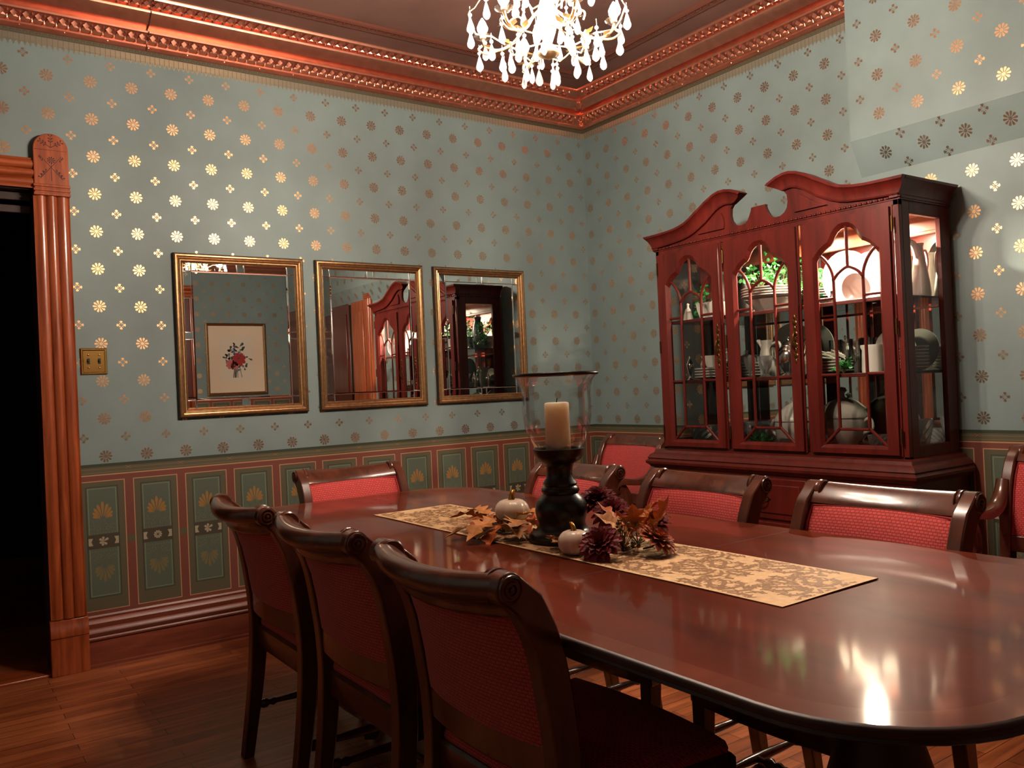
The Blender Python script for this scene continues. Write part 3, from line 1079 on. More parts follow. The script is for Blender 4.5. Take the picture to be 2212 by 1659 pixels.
def round_rect(ins, z, r=0.26, n=10):
    hx, hy, r = HX - ins, HY - ins, max(0.03, r - ins * 0.8)
    pts = []
    for cx, cy, a0 in ((hx - r, hy - r, 0), (-hx + r, hy - r, PI / 2), (-hx + r, -hy + r, PI), (hx - r, -hy + r, 1.5 * PI)):
        for k in range(n + 1):
            a = a0 + PI / 2 * k / n
            pts.append((cx + r * math.cos(a), cy + r * math.sin(a), z))
    return pts


b = B()
b.loft([round_rect(i, z) for i, z in ((0.05, 0.734), (0.010, 0.735), (0.004, 0.739), (0.006, 0.744), (0.001, 0.747), (0.0, 0.754), (0.0012, 0.7575), (0.004, 0.7592), (0.008, 0.76))], 2, True, False)
b.loft([round_rect(i, z) for i, z in ((0.008, 0.76), (0.052, 0.76))], 1, True, False)
b.loft([round_rect(i, z) for i, z in ((0.052, 0.76), (0.0545, 0.76))], 1, True, False)
b.add(round_rect(0.0545, 0.76), [tuple(range(44))], 0)
b.add(round_rect(0.05, 0.734), [tuple(range(44))], 2)
for y in (-0.42, 0.42):
    b.add([(-HX + 0.004, y - 0.0012, 0.7602), (HX - 0.004, y - 0.0012, 0.7602), (HX - 0.004, y + 0.0012, 0.7602), (-HX + 0.004, y + 0.0012, 0.7602)], [(0, 1, 2, 3)], 2)
b.obj('table_top', [MAHOG, BANDM, DARKW], tb, angle=50, fix=False)
b = B()
b.loft([round_rect(i, z, 0.2) for i, z in ((0.30, 0.736), (0.30, 0.695), (0.305, 0.690), (0.325, 0.690), (0.325, 0.736))], 0, True, False)
b.obj('apron', DARKW, tb, angle=40)
for s in (-1, 1):
    b = B()
    b.lathe([(0.14, 0.735), (0.14, 0.70), (0.10, 0.67), (0.065, 0.64), (0.06, 0.60), (0.075, 0.585), (0.062, 0.57), (0.078, 0.50), (0.10, 0.43), (0.105, 0.38), (0.085, 0.33), (0.065, 0.31),
             (0.085, 0.295), (0.09, 0.27), (0.08, 0.20), (0.06, 0.18), (0.03, 0.17)], 20)
    o = b.obj('pedestal', DARKW, tb, (0, s * 1.0, 0))
    for k in range(4):
        a = k * PI / 2 + PI / 4
        b = B()
        path = smooth_path([(0.05, 0.25), (0.12, 0.245), (0.20, 0.19), (0.26, 0.11), (0.32, 0.05), (0.355, 0.035)], 3)
        rings = []
        for i, (r, z) in enumerate(path):
            f = i / (len(path) - 1)
            h, w = lerp(0.045, 0.022, f), lerp(0.028, 0.02, f)
            rings.append([(r * math.cos(a) - q * w * math.sin(a), r * math.sin(a) + q * w * math.cos(a), max(0.002, z + e * h)) for q, e in ((-1, -1), (1, -1), (1, 0.6), (0.6, 1), (-0.6, 1), (-1, 0.6))])
        b.loft(rings)
        b.obj('leg', DARKW, tb, (0, s * 1.0, 0), angle=50)

# ------------------------------------------------------------------ runner with damask medallions
RX0, RX1, RY0, RY1 = -2.367, -2.047, -3.275, -1.51
rn = thing('table_runner', 'gold damask runner lying along the middle of the dining table', 'runner', ((RX0 + RX1) / 2, (RY0 + RY1) / 2, TZ))
hw, hl = (RX1 - RX0) / 2, (RY1 - RY0) / 2
b = B()
nx, ny = 8, 60


def wav(x, y):
    return 0.0030 + 0.0008 * math.sin(y * 9) * math.cos(x * 11 + y * 5)


for i in range(nx):
    for j in range(ny):
        q = []
        for di, dj in ((0, 0), (1, 0), (1, 1), (0, 1)):
            x, y = -hw + 2 * hw * (i + di) / nx, -hl + 2 * hl * (j + dj) / ny
            q.append((x, y, wav(x, y)))
        b.add(q, [(0, 1, 2, 3)], 0)
edge = [(-hw + 2 * hw * i / nx, -hl) for i in range(nx)] + [(hw, -hl + 2 * hl * j / ny) for j in range(ny)] + [(hw - 2 * hw * i / nx, hl) for i in range(nx)] + [(-hw, hl - 2 * hl * j / ny) for j in range(ny)]
b.loft([[(x, y, wav(x, y)) for x, y in edge], [(x * 1.003, y * 1.0005, 0.0008) for x, y in edge]], 1, True, False)


def scroll(cx, cy, pts, w):
    """tapered curved leaf drawn on the cloth; clipped at the edges"""
    P_ = smooth_path(pts, 4)
    n = len(P_)
    L, R_ = [], []
    for i, p in enumerate(P_):
        a, c = P_[max(i - 1, 0)], P_[min(i + 1, n - 1)]
        dx, dy = c[0] - a[0], c[1] - a[1]
        d = math.hypot(dx, dy) or 1
        f = i / (n - 1)
        ww = w * math.sin(PI * min(1, 0.12 + 0.88 * f)) ** 0.7 + 0.0004
        L.append((p[0] - dy / d * ww, p[1] + dx / d * ww))
        R_.append((p[0] + dy / d * ww, p[1] - dx / d * ww))
    if w > 0.003 and n > 8:
        for i in range(3, n - 1, 3):
            for sd in (-1, 1):
                p, c = P_[i], P_[min(i + 1, n - 1)]
                a = math.atan2(c[1] - p[1], c[0] - p[0]) + sd * 0.95
                e = w * 2.6
                scroll(cx, cy, [p, (p[0] + e * 0.6 * math.cos(a), p[1] + e * 0.6 * math.sin(a)), (p[0] + e * math.cos(a + sd * 0.5), p[1] + e * math.sin(a + sd * 0.5))], 0.0021)
    for i in range(n - 1):
        q = [(cx + x, cy + y) for x, y in (L[i], L[i + 1], R_[i + 1], R_[i])]
        if all(abs(x) < hw - 0.006 and abs(y) < hl - 0.006 for x, y in q):
            b.add([(x, y, wav(x, y) + 0.0004) for x, y in q], [(0, 1, 2, 3)], 2)


MED = [  # one half of a medallion (x>0), unit about 0.16
    ([(0.004, 0.010), (0.030, 0.026), (0.050, 0.052), (0.044, 0.074), (0.028, 0.066), (0.032, 0.052)], 0.0050),
    ([(0.006, -0.004), (0.040, 0.000), (0.066, 0.018), (0.076, 0.042), (0.064, 0.056), (0.054, 0.044)], 0.0055),
    ([(0.006, -0.018), (0.040, -0.030), (0.072, -0.026), (0.084, -0.006), (0.074, 0.006)], 0.0050),
    ([(0.004, -0.030), (0.028, -0.056), (0.056, -0.062), (0.068, -0.048), (0.058, -0.040)], 0.0048),
    ([(0.000, 0.020), (0.010, 0.050), (0.012, 0.084), (0.002, 0.104)], 0.0055),
    ([(0.002, -0.046), (0.014, -0.076), (0.010, -0.098), (0.002, -0.106)], 0.0050),
    ([(0.018, 0.074), (0.030, 0.090), (0.026, 0.106), (0.014, 0.104)], 0.0036),
    ([(0.024, -0.074), (0.044, -0.084), (0.052, -0.098), (0.040, -0.104)], 0.0036),
    ([(0.010, 0.002), (0.020, 0.012), (0.024, 0.026)], 0.0040),
    ([(0.010, -0.010), (0.024, -0.014), (0.036, -0.012)], 0.0040),
    ([(0.060, 0.070), (0.074, 0.078), (0.086, 0.074)], 0.0032),
    ([(0.080, -0.044), (0.094, -0.052), (0.100, -0.066)], 0.0032),
]
k = 0
y = -hl + 0.06
while y < hl:
    for cx in ((0.0,) if k % 2 == 0 else (-0.152, 0.152)):
        for pts, w in MED:
            for s in (-1, 1):
                scroll(cx, y, [(s * px * 1.02, py * 0.98) for px, py in pts], w)
    y += 0.128
    k += 1
b.obj('cloth', [RUNB, RUNE, RUNM], rn, smooth=False, fix=False)
ZR = TZ + 0.0042      # top of the runner

# ================================================================== CHAIRS
POST = [(-0.206, 0.0), (-0.190, 0.10), (-0.171, 0.22), (-0.157, 0.34), (-0.150, 0.44), (-0.153, 0.54), (-0.163, 0.63), (-0.176, 0.71), (-0.193, 0.77), (-0.222, 0.828)]
PTH = [0.018, 0.020, 0.023, 0.026, 0.028, 0.029, 0.030, 0.030, 0.030, 0.030]


def post_y(z):
    return interp([(q, y) for y, q in POST], z)


def bulge(x, w=0.215, z=0.85):
    return -0.044 * max(0.0, 1 - (x / w) ** 2) * lerp(0.5, 1.0, min(1.0, max(0.0, (z - 0.48) / 0.36)))


def make_chair(name, label, group, arms=False, wide=1.0):
    t = thing(name, label, 'armchair' if arms else 'chair', (0, 0, 0), 0, group)
    W2 = 0.226 * wide
    # rear posts: one curved board each, from foot to scroll
    P_ = smooth_path([(y, z, th) for (y, z), th in zip(POST, PTH)], 3)
    fr, bk = [], []
    for i, (y, z, th) in enumerate(P_):
        a, c = P_[max(i - 1, 0)], P_[min(i + 1, len(P_) - 1)]
        dy, dz = c[0] - a[0], c[1] - a[1]
        d = math.hypot(dy, dz)
        fr.append((y + dz / d * th, z - dy / d * th))
        bk.append((y - dz / d * th, z + dy / d * th))
    fr[0], bk[0] = (fr[0][0], 0.0), (bk[0][0], 0.0)
    sc, sr = (-0.261, 0.8605), 0.0295
    head = [(sc[0] + sr * math.cos(a), sc[1] + sr * math.sin(a)) for a in [lerp(1.15, PI + 1.3, k / 12) for k in range(13)]]
    poly = fr + head + bk[::-1]
    for s in (-1, 1):
        b = B()
        b.prism(poly, lambda y, z, x: (x, y, z), s * W2 - 0.019, s * W2 + 0.019)
        o = b.obj('back_post', CHAIRW, t, bevel=0.004, angle=40)
        # scroll drum with rings and spiral eye
        b = B()
        rot = Matrix.Rotation(s * PI / 2, 4, 'Y')
        q = B()
        q.lathe([(0.001, -0.036), (0.028, -0.036), (0.0315, -0.032), (0.0285, -0.028), (0.0315, -0.023), (0.0315, -0.019), (0.0275, -0.016), (0.0275, 0.0185), (0.0255, 0.0192), (0.0245, 0.0225), (0.0205, 0.0235), (0.0190, 0.0205),
                 (0.0150, 0.0205), (0.0135, 0.0235), (0.0095, 0.0240), (0.0080, 0.0205), (0.0055, 0.0205), (0.0045, 0.0245), (0.001, 0.0252)], 24)
        vs = [(rot @ Vector(v)) + Vector((s * W2, sc[0], sc[1])) for v in q.v]
        b.add(vs, q.f)
        b.obj('scroll', CHAIRW, o, angle=40)
    # crest rail: rolled-over section, bowed backwards in plan
    sec = [(-0.202, 0.834), (-0.206, 0.843), (-0.215, 0.855), (-0.232, 0.872), (-0.249, 0.884), (-0.265, 0.888), (-0.279, 0.882), (-0.288, 0.868), (-0.286, 0.852), (-0.275, 0.840), (-0.259, 0.834), (-0.247, 0.824), (-0.240, 0.806), (-0.228, 0.806), (-0.214, 0.822)]
    sec = smooth_path(sec + sec[:1], 3)[:-1]
    b = B()
    rings = []
    for i in range(21):
        x = lerp(-W2 + 0.004, W2 - 0.004, i / 20)
        e = bulge(x, W2)
        rings.append([(x, y + e, z - 0.010 * (1 - (x / W2) ** 2)) for y, z in sec])
    b.loft(rings)
    b.obj('crest_rail', CHAIRW, t, angle=50)
    # lower back rail
    b = B()
    rings = []
    for i in range(13):
        x = lerp(-W2 + 0.01, W2 - 0.01, i / 12)
        e = bulge(x, W2, 0.53)
        rings.append([(x, y + e, z) for y, z in ((-0.130, 0.496), (-0.131, 0.556), (-0.172, 0.560), (-0.170, 0.494))])
    b.loft(rings)
    b.obj('back_rail', CHAIRW, t, bevel=0.003, angle=40)
    # upholstered back
    nx, nz = 14, 10
    z0, z1 = 0.552, 0.829
    xw = W2 - 0.019
    fgrid, bgrid = [], []
    for j in range(nz + 1):
        z = lerp(z0, z1, j / nz)
        fr_, bk_ = [], []
        for i in range(nx + 1):
            u = -1 + 2 * i / nx
            x = u * xw
            v = -1 + 2 * j / nz
            puff = 0.016 * (1 - u ** 6) * (1 - v ** 6)
            yc = post_y(z) + bulge(x, W2, z)
            fr_.append((x, yc + 0.014 + puff, z))
            bk_.append((x, yc - 0.016 - puff * 0.25, z))
        fgrid.append(fr_)
        bgrid.append(bk_)
    b = B()
    rings = [[f for f in fgrid[j]] + [g for g in bgrid[j][::-1]] for j in range(nz + 1)]
    b.loft(rings)
    o = b.obj('backrest', CORALB, t, angle=50)
    b = B()
    e = 0.009
    edge = [fgrid[j][0] for j in range(nz + 1)] + fgrid[nz][1:] + [fgrid[j][nx] for j in range(nz - 1, -1, -1)]
    b.tube([(x * 0.985, y + 0.002, z - (0.006 if z > z1 - 0.001 else 0)) for x, y, z in edge], 0.0042, 6)
    b.obj('piping', PIPE, o)
    # seat frame and cushion
    fw, rw, yf, yr = 0.252 * wide, 0.214 * wide, 0.270, -0.158

    def ring(ins, z):
        pts = []
        for k in range(9):
            u = -1 + 2 * k / 8
            pts.append(((rw - ins) * u, yr + ins, z))
        for k in range(9):
            u = 1 - 2 * k / 8
            pts.append(((fw - ins) * u, yf - ins + 0.018 * (1 - u * u), z))
        return pts
    b = B()
    b.loft([ring(i, z) for i, z in ((0.03, 0.362), (0.004, 0.362), (0.0, 0.368), (0.0, 0.430), (0.006, 0.438), (0.03, 0.438))])
    b.obj('seat_frame', CHAIRW, t, angle=35)
    b = B()
    b.loft([ring(i, z) for i, z in ((0.012, 0.432), (0.010, 0.448), (0.014, 0.462), (0.030, 0.476), (0.07, 0.486), (0.14, 0.490))])
    b.obj('seat', CORAL, t, angle=60)
    # front legs
    for s in (-1, 1):
        b = B()
        path = smooth_path([(0.250, 0.40), (0.252, 0.33), (0.256, 0.24), (0.266, 0.14), (0.284, 0.05), (0.300, 0.0)], 3)
        rings = []
        for i, (y, z) in enumerate(path):
            f = i / (len(path) - 1)
            w, h = lerp(0.021, 0.014, f), lerp(0.024, 0.014, f)
            rings.append([(s * (fw - 0.026) + c * w, y + e * h, z) for c, e in ((-1, -1), (1, -1), (1, 1), (-1, 1))])
        b.loft(rings)
        b.obj('leg', CHAIRW, t, bevel=0.003, angle=40)
    # turned stretchers
    prof = [(0.0, 0.010), (0.08, 0.010), (0.10, 0.016), (0.13, 0.016), (0.15, 0.009), (0.18, 0.014), (0.21, 0.009), (0.36, 0.0125), (0.5, 0.014), (0.64, 0.0125), (0.79, 0.009), (0.82, 0.014), (0.85, 0.009), (0.87, 0.016), (0.90, 0.016), (0.92, 0.010), (1.0, 0.010)]
    for s in (-1, 1):
        A, Z = Vector((s * (W2 - 0.004), -0.195, 0.165)), Vector((s * (fw - 0.028), 0.262, 0.165))
        b = B()
        b.tube([A.lerp(Z, f) for f, r in prof], [r for f, r in prof], 10)
        b.obj('stretcher', CHAIRW, t, angle=60)
    A, Z = Vector((-(W2 + 0.004), 0.06, 0.165)), Vector((W2 + 0.004, 0.06, 0.165))
    b = B()
    b.tube([A.lerp(Z, f) for f, r in prof], [r for f, r in prof], 10)
    b.obj('stretcher', CHAIRW, t, angle=60)
    if arms:
        for s in (-1, 1):
            X = s * (W2 + 0.012)
            b = B()
            path = smooth_path([(-0.160, 0.765), (-0.135, 0.708), (-0.085, 0.665), (-0.01, 0.652), (0.07, 0.660), (0.125, 0.666), (0.158, 0.655), (0.170, 0.630), (0.158, 0.608), (0.138, 0.606), (0.128, 0.620), (0.138, 0.634)], 4)
            n = len(path)
            rings = []
            for i, (y, z) in enumerate(path):
                a, c = path[max(i - 1, 0)], path[min(i + 1, n - 1)]
                dy, dz = c[0] - a[0], c[1] - a[1]
                d = math.hypot(dy, dz) or 1
                f = i / (n - 1)
                th = 0.017 if f < 0.6 else lerp(0.017, 0.008, (f - 0.6) / 0.4)
                w = 0.022 + 0.006 * math.sin(PI * min(1, f * 1.3))
                rings.append([(X + cx * w, y - dz / d * e * th, z + dy / d * e * th) for cx, e in ((-1, -1), (1, -1), (1, 0.4), (0.6, 1), (-0.6, 1), (-1, 0.4))])
            b.loft(rings)
            o = b.obj('arm', CHAIRW, t, angle=50)
            b = B()
            path = smooth_path([(0.110, 0.650), (0.075, 0.600), (0.066, 0.540), (0.086, 0.480), (0.115, 0.420), (0.125, 0.375)], 4)
            rings = []
            for i, (y, z) in enumerate(path):
                f = i / (len(path) - 1)
                h = lerp(0.016, 0.022, f)
                rings.append([(X + c * 0.015, y + e * h, z) for c, e in ((-1, -1), (1, -1), (1, 1), (-1, 1))])
            b.loft(rings)
            b.obj('arm_support', CHAIRW, t, bevel=0.003, angle=40)
    return t


GR = 'red upholstered side chairs around the table'
c0 = make_chair('dining_chair', 'red upholstered mahogany chair seen from behind, nearest the camera at the table', GR)
c0.location, c0.rotation_euler = (-2.628, -2.885, 0), (0, 0, -PI / 2)
dup(c0, (-2.628, -2.275, 0), -PI / 2, 'red upholstered mahogany chair seen from behind, second from the doorway side of the table')
dup(c0, (-2.628, -1.665, 0), -PI / 2, 'red upholstered mahogany chair seen from behind, closest to the doorway')
dup(c0, (-2.160, -1.095, 0), PI, 'red backed chair at the far head of the table, below the gilt mirrors')
dup(c0, (-1.810, -1.690, 0), PI / 2, 'red backed chair partly hidden behind the tall hurricane candle holder')
dup(c0, (-1.810, -2.360, 0), PI / 2, 'red backed chair tucked in before the left half of the china cabinet')
dup(c0, (-1.810, -3.005, 0), PI / 2, 'red backed chair before the right end of the china cabinet, nearest on the far side')
a0 = make_chair('armchair', 'red armchair in the room corner, left of the china cabinet', 'red upholstered armchairs along the right wall', True, 1.06)
a0.location, a0.rotation_euler = (-0.50, -0.655, 0), (0, 0, PI / 2)
dup(a0, (-0.47, -2.985, 0), PI / 2, 'red armchair cut by the right edge of the picture, right of the china cabinet')

# ================================================================== CENTREPIECE
HCX, HCY = -2.222, -2.425
hc = thing('hurricane_candle_holder', 'tall black pedestal candle holder with clear flared glass shade on the runner', 'candle holder', (HCX, HCY, ZR))
z = -ZR
b = B()
b.lathe([(0.001, 0.0), (0.092, 0.0), (0.096, 0.006), (0.094, 0.018), (0.086, 0.026), (0.076, 0.030), (0.070, 0.038), (0.066, 0.052), (0.070, 0.066), (0.074, 0.084), (0.072, 0.104), (0.060, 0.122), (0.050, 0.132),
         (0.054, 0.140), (0.052, 0.148), (0.046, 0.154), (0.049, 0.161), (0.045, 0.168), (0.038, 0.178), (0.036, 0.190), (0.038, 0.206), (0.042, 0.216), (0.060, 0.226), (0.068, 0.238), (0.072, 0.252), (0.074, 0.258), (0.062, 0.259),
         (0.060, 0.2525), (0.001, 0.2525)], 40)
b.obj('pedestal', BLACK, hc, angle=45)
b = B()
b.lathe([(0.060, 0.254), (0.070, 0.266), (0.082, 0.288), (0.0925, 0.320), (0.0970, 0.352), (0.0975, 0.385), (0.0965, 0.410), (0.0985, 0.432), (0.106, 0.452), (0.1165, 0.466)], 48, caps=False)
b.obj('glass_shade', GLASSV, hc, angle=80)
b = B()
rings = []
for k in range(9):
    a = 2 * PI * k / 8
    rings.append([(0.1185 + 0.0035 * math.cos(a), 0.468 + 0.0045 * math.sin(a))])
b.lathe([(0.1185 + 0.0035 * math.cos(2 * PI * k / 8), 0.468 + 0.0045 * math.sin(2 * PI * k / 8)) for k in range(9)], 48, caps=False)
b.obj('rim', BLACK, hc, angle=80)
cd = thing('pillar_candle', 'unlit cream pillar candle standing inside the hurricane glass', 'candle', (HCX, HCY, ZR + 0.253))
b = B()
b.lathe([(0.001, 0.0), (0.0345, 0.0), (0.0355, 0.002), (0.0350, 0.130), (0.0330, 0.1345), (0.026, 0.136), (0.010, 0.133), (0.001, 0.1325)], 32)
b.obj('wax', CANDLE, cd, angle=40)
b = B()
b.tube([(0, 0, 0.130), (0.001, 0, 0.140), (0.004, 0.001, 0.147)], 0.0015, 6)
b.obj('wick', BLACKM, cd)


def pumpkin(label, loc, r, hz, rot, sr):
    t = thing('pumpkin', label, 'pumpkin', loc, rot, 'white decorative pumpkins on the runner')
    b = B()
    n, k = 48, 14
    rings = []
    for j in range(k + 1):
        a = -PI / 2 + PI * j / k
        rr, zz = math.cos(a) ** 0.8 if abs(a) < 1.55 else 0.02, math.sin(a)
        ring = []
        for i in range(n):
            th = 2 * PI * i / n
            lobe = 1 - 0.07 * (1 - abs(math.sin(th * 4))) ** 2 * min(1, rr * 1.5)
            dip = -0.16 * (1 - min(1, rr * 1.6)) * (1 if zz > 0 else -0.7)
            ring.append((r * rr * lobe * math.cos(th), r * rr * lobe * math.sin(th), hz * (1 + zz + dip) + 0.0))
        rings.append(ring)
    zmin = min(p[2] for q in rings for p in q)
    rings = [[(x, y, zz - zmin) for x, y, zz in q] for q in rings]
    b.loft(rings)
    b.obj('body', PUMPK, t, angle=80)
    top = max(p[2] for p in rings[-1])
    b = B()
    pts = [(0, 0, top - 0.004), (0.001, 0, top + sr * 1.0), (0.004, 0.001, top + sr * 2.2), (0.010, 0.002, top + sr * 3.2), (0.016, 0.002, top + sr * 3.5)]
    b.tube(smooth_path(pts, 3), [lerp(sr * 1.5, sr * 0.75, i / 12) for i in range(13)], 8)
    for k in range(5):
        a = 2 * PI * k / 5
        b.tube([(0, 0, top + sr * 0.3), (sr * 1.4 * math.cos(a), sr * 1.4 * math.sin(a), top - 0.001), (sr * 2.3 * math.cos(a), sr * 2.3 * math.sin(a), top - 0.001)], [sr * 0.7, sr * 0.5, sr * 0.2], 6)
    o = b.obj('stem', GOLDST, t, angle=60)
    return t


pumpkin('larger white pumpkin with gold stem, left of the black pedestal', (-2.235, -2.200, ZR + 0.030), 0.053, 0.037, 0.3, 0.0075)
pumpkin('small white pumpkin with upright gold stem, before the black pedestal on the right', (-2.327, -2.607, ZR), 0.042, 0.034, 1.2, 0.0055)

OAKL = [(0, 0), (0.10, 0.035), (0.16, 0.13), (0.24, 0.24), (0.30, 0.12), (0.36, 0.10), (0.44, 0.25), (0.53, 0.33), (0.57, 0.16), (0.62, 0.11), (0.70, 0.22), (0.78, 0.25), (0.81, 0.12), (0.88, 0.09), (1.0, 0.0)]


def leaf(b, M_, L, curl, fold, m=0, wide=1.0):
    """lobed leaf lying along +X of M_, folded at the midrib and curling"""
    def pt(x, y):
        zz = curl * (x - 0.15) ** 2 + fold * abs(y) + 0.03 * math.sin(x * 14 + y * 9)
        return M_ @ Vector((x * L, y * L * wide, zz * L))
    for s in (-1, 1):
        for (x0, y0), (x1, y1) in zip(OAKL, OAKL[1:]):
            q = [pt(x0, 0), pt(x1, 0), pt(x1, s * y1), pt(x1 * 0.5 + x0 * 0.5, s * (y0 + y1) * 0.25), pt(x0, s * y0)]
            b.add([q[0], q[1], q[2], q[4]], [(0, 1, 2, 3)], m)


def frame(loc, yaw, pitch, roll):
    return Matrix.Translation(loc) @ Matrix.Rotation(yaw, 4, 'Z') @ Matrix.Rotation(-pitch, 4, 'Y') @ Matrix.Rotation(roll, 4, 'X')


def leaf_spray(label, loc, leaves, mats):
    t = thing('autumn_leaf_spray', label, 'leaves', loc, 0, 'sprays of artificial autumn leaves on the runner')
    for x, y, z, yaw, pitch, roll, L, curl, m in leaves:
        b = B()
        leaf(b, frame((x, y, z), yaw, pitch, roll), L, curl, 0.28)
        b.obj('leaf', mats[m], t, smooth=False, solid=0.0006, fix=False)
    b = B()
    for x, y, z, yaw, pitch, roll, L, curl, m in leaves:
        b.tube([(0, 0, 0.006), (x * 0.5, y * 0.5, max(0.006, z * 0.6)), (x, y, max(z, 0.004))], 0.0016, 5)
    b.obj('stem', STEMG, t)
    return t


r3 = random.Random(21)
lv = []
for k in range(21):
    a = PI + 0.45 + (k - 10) * 0.27 + r3.uniform(-0.15, 0.15)
    d = r3.uniform(0.02, 0.06)
    lv.append((d * math.cos(a), d * math.sin(a), 0.012 + 0.036 * ((k * 5) % 3) / 2, a + r3.uniform(-0.3, 0.3), r3.uniform(-0.05, 0.5), r3.uniform(-0.5, 0.5), r3.uniform(0.090, 0.125), r3.uniform(-0.75, -0.3), k % 3))
leaf_spray('tan and rust autumn leaves spilling over the runner edge under the larger pumpkin', (-2.285, -2.225, ZR + 0.002), lv, [LEAFC, LEAFA, LEAFB])
lv = []
for k in range(9):
    a = 0.2 + k * 0.75 + r3.uniform(-0.2, 0.2)
    d = r3.uniform(0.015, 0.04)
    lv.append((d * math.cos(a), d * math.sin(a), 0.018 + 0.012 * (k % 3), a, r3.uniform(0.5, 1.25), r3.uniform(-0.6, 0.6), r3.uniform(0.095, 0.125), r3.uniform(-0.5, 0.2), (k + 1) % 3))
leaf_spray('upright orange and rust autumn leaves among the burgundy flowers, right of the pedestal', (-2.150, -2.655, ZR + 0.002), lv, [LEAFB, LEAFA, LEAFB])
lv = []
for k in range(5):
    a = 2.2 + k * 0.5
    lv.append((0.012 * math.cos(a), 0.012 * math.sin(a), 0.012, a, 0.35 + 0.2 * (k % 2), r3.uniform(-0.4, 0.4), 0.062, -0.2, k % 2))
leaf_spray('few small amber leaves between the pedestal base and the small pumpkin', (-2.285, -2.545, ZR + 0.002), lv, [LEAFA, LEAFC, LEAFA])


def bloom(label, loc, R_, m, tilt, yaw, group, layers=5, n0=13):
    t = thing('chrysanthemum', label, 'flower', loc, yaw, group)
    T = Matrix.Translation((0, 0, 0.028)) @ Matrix.Rotation(tilt, 4, 'Y')
    b = B()
    rr = random.Random(int(R_ * 1000) + layers)
    for l in range(layers):
        f = l / (layers - 1)
        n = int(n0 - l * 1.6)
        el = lerp(0.05, 1.25, f)
        L = R_ * lerp(1.0, 0.52, f)
        for k in range(n):
            a = 2 * PI * (k + 0.5 * (l % 2)) / n + rr.uniform(-0.08, 0.08)
            e = el + rr.uniform(-0.12, 0.12)
            w = R_ * 0.17
            M_ = T @ Matrix.Rotation(a, 4, 'Z') @ Matrix.Rotation(-e, 4, 'Y')
            prof = [(0.0, 0.25, 0), (0.35, 0.8, 0.02), (0.7, 1.0, 0.0), (0.9, 0.7, -0.06), (1.0, 0.12, -0.12)]
            prev = None
            for x, ww, zz in prof:
                c = [M_ @ Vector((x * L, s * ww * w, zz * L + (0.25 * w * abs(s)))) for s in (-1, 0, 1)]
                if prev:
                    b.add(prev + c, [(0, 1, 4, 3), (1, 2, 5, 4)])
                prev = c
    b.obj('petals', m, t, smooth=False, fix=False)
    b = B()
    cc = T @ Vector((0, 0, 0.006))
    b.sphere(cc, R_ * 0.2, 10, 6, sz=0.8)
    b.obj('centre', mat('bloom_centre', lin(70, 20, 20), 0.8) if m is BURG else BERRY, t)
    b = B()
    b.tube([(0, 0, 0.026), (-0.01, 0, 0.012), (-0.035, 0.004, 0.005)], 0.0025, 6)
    b.obj('stem', STEMG, t)
    return t


BG = 'artificial chrysanthemums around the pedestal'
bloom('burgundy chrysanthemum lying in front, right beside the small white pumpkin', (-2.318, -2.700, ZR + 0.006), 0.060, BURG, -0.75, 0.45, BG, 6, 15)
bloom('burgundy chrysanthemum behind the pedestal, standing highest against the red chair', (-2.105, -2.445, ZR + 0.072), 0.062, BURG, -0.35, 0.5, BG, 6, 15)
bloom('burgundy chrysanthemum just right of the pedestal, below the highest burgundy flower', (-2.125, -2.530, ZR + 0.045), 0.062, BURG, -0.6, 0.6, BG, 5, 14)
bloom('burgundy chrysanthemum at the back right, behind the rust coloured flower', (-2.075, -2.640, ZR + 0.022), 0.050, BURG, -0.5, 0.4, BG, 5, 13)
bloom('rust orange chrysanthemum at the right end of the centrepiece', (-2.190, -2.765, ZR + 0.008), 0.058, RUST, 0.55, -1.0, BG, 5, 16)

bs = thing('berry_spray', 'brownish green berry spray between the front burgundy and the rust flower', 'berries', (-2.235, -2.690, ZR))
r4 = random.Random(4)
stems = B()
for k in range(46):
    a, d, h = r4.uniform(0, 2 * PI), r4.uniform(0.0, 0.042), r4.uniform(0.012, 0.085)
    p = (d * math.cos(a), d * math.sin(a) * 1.1, h)
    b = B()
    b.sphere((0, 0, 0), 0.0048, 8, 6)
    if k == 0:
        first = b.obj('berry', BERRY, bs, p)
    else:
        o = first.copy()
        COL.objects.link(o)
        o.location = p
        o.scale = (r4.uniform(0.7, 1.15),) * 3
    stems.tube([(0, 0, 0.004), (p[0] * 0.5, p[1] * 0.5, h * 0.6), p], 0.0008, 4)
stems.obj('stem', STEMG, bs)
# ================================================================== CHINA CABINET
YC = -1.737
cab = thing('china_cabinet', 'cherry red china cabinet with broken arch pediment and three arched glass doors', 'cabinet', (0, YC, 0))
HB = 0.690                    # half width of the glazed upper part
XF, XBK = -0.415, -0.022      # its front and back


def cx(u, z, x):
    return (x, u, z)


# --- sideboard
b = B()
b.box((-0.468, -0.725, 0.10), (XBK, 0.725, 0.755))
b.obj('sideboard', CHERRYD, cab, bevel=0.006)
b = B()
b.box((-0.478, -0.74, 0.0), (XBK - 0.002, 0.74, 0.10))
b.obj('plinth', CHERRYD, cab, bevel=0.012)
b = B()
prof = [(0.0, 0.738), (0.010, 0.742), (0.016, 0.752), (0.028, 0.760), (0.030, 0.772), (0.018, 0.784), (0.022, 0.790), (0.012, 0.806), (-0.004, 0.816), (-0.010, 0.830), (-0.03, 0.836)]


def around(e, z, hx=0.465, hu=0.728):
    return [(XBK, -hu - e, z), (-hx - e, -hu - e, z), (-hx - e, hu + e, z), (XBK, hu + e, z)]


b.loft([around(e, z) for e, z in prof], 0, True, True)
b.obj('deck', CHERRYD, cab, angle=30)


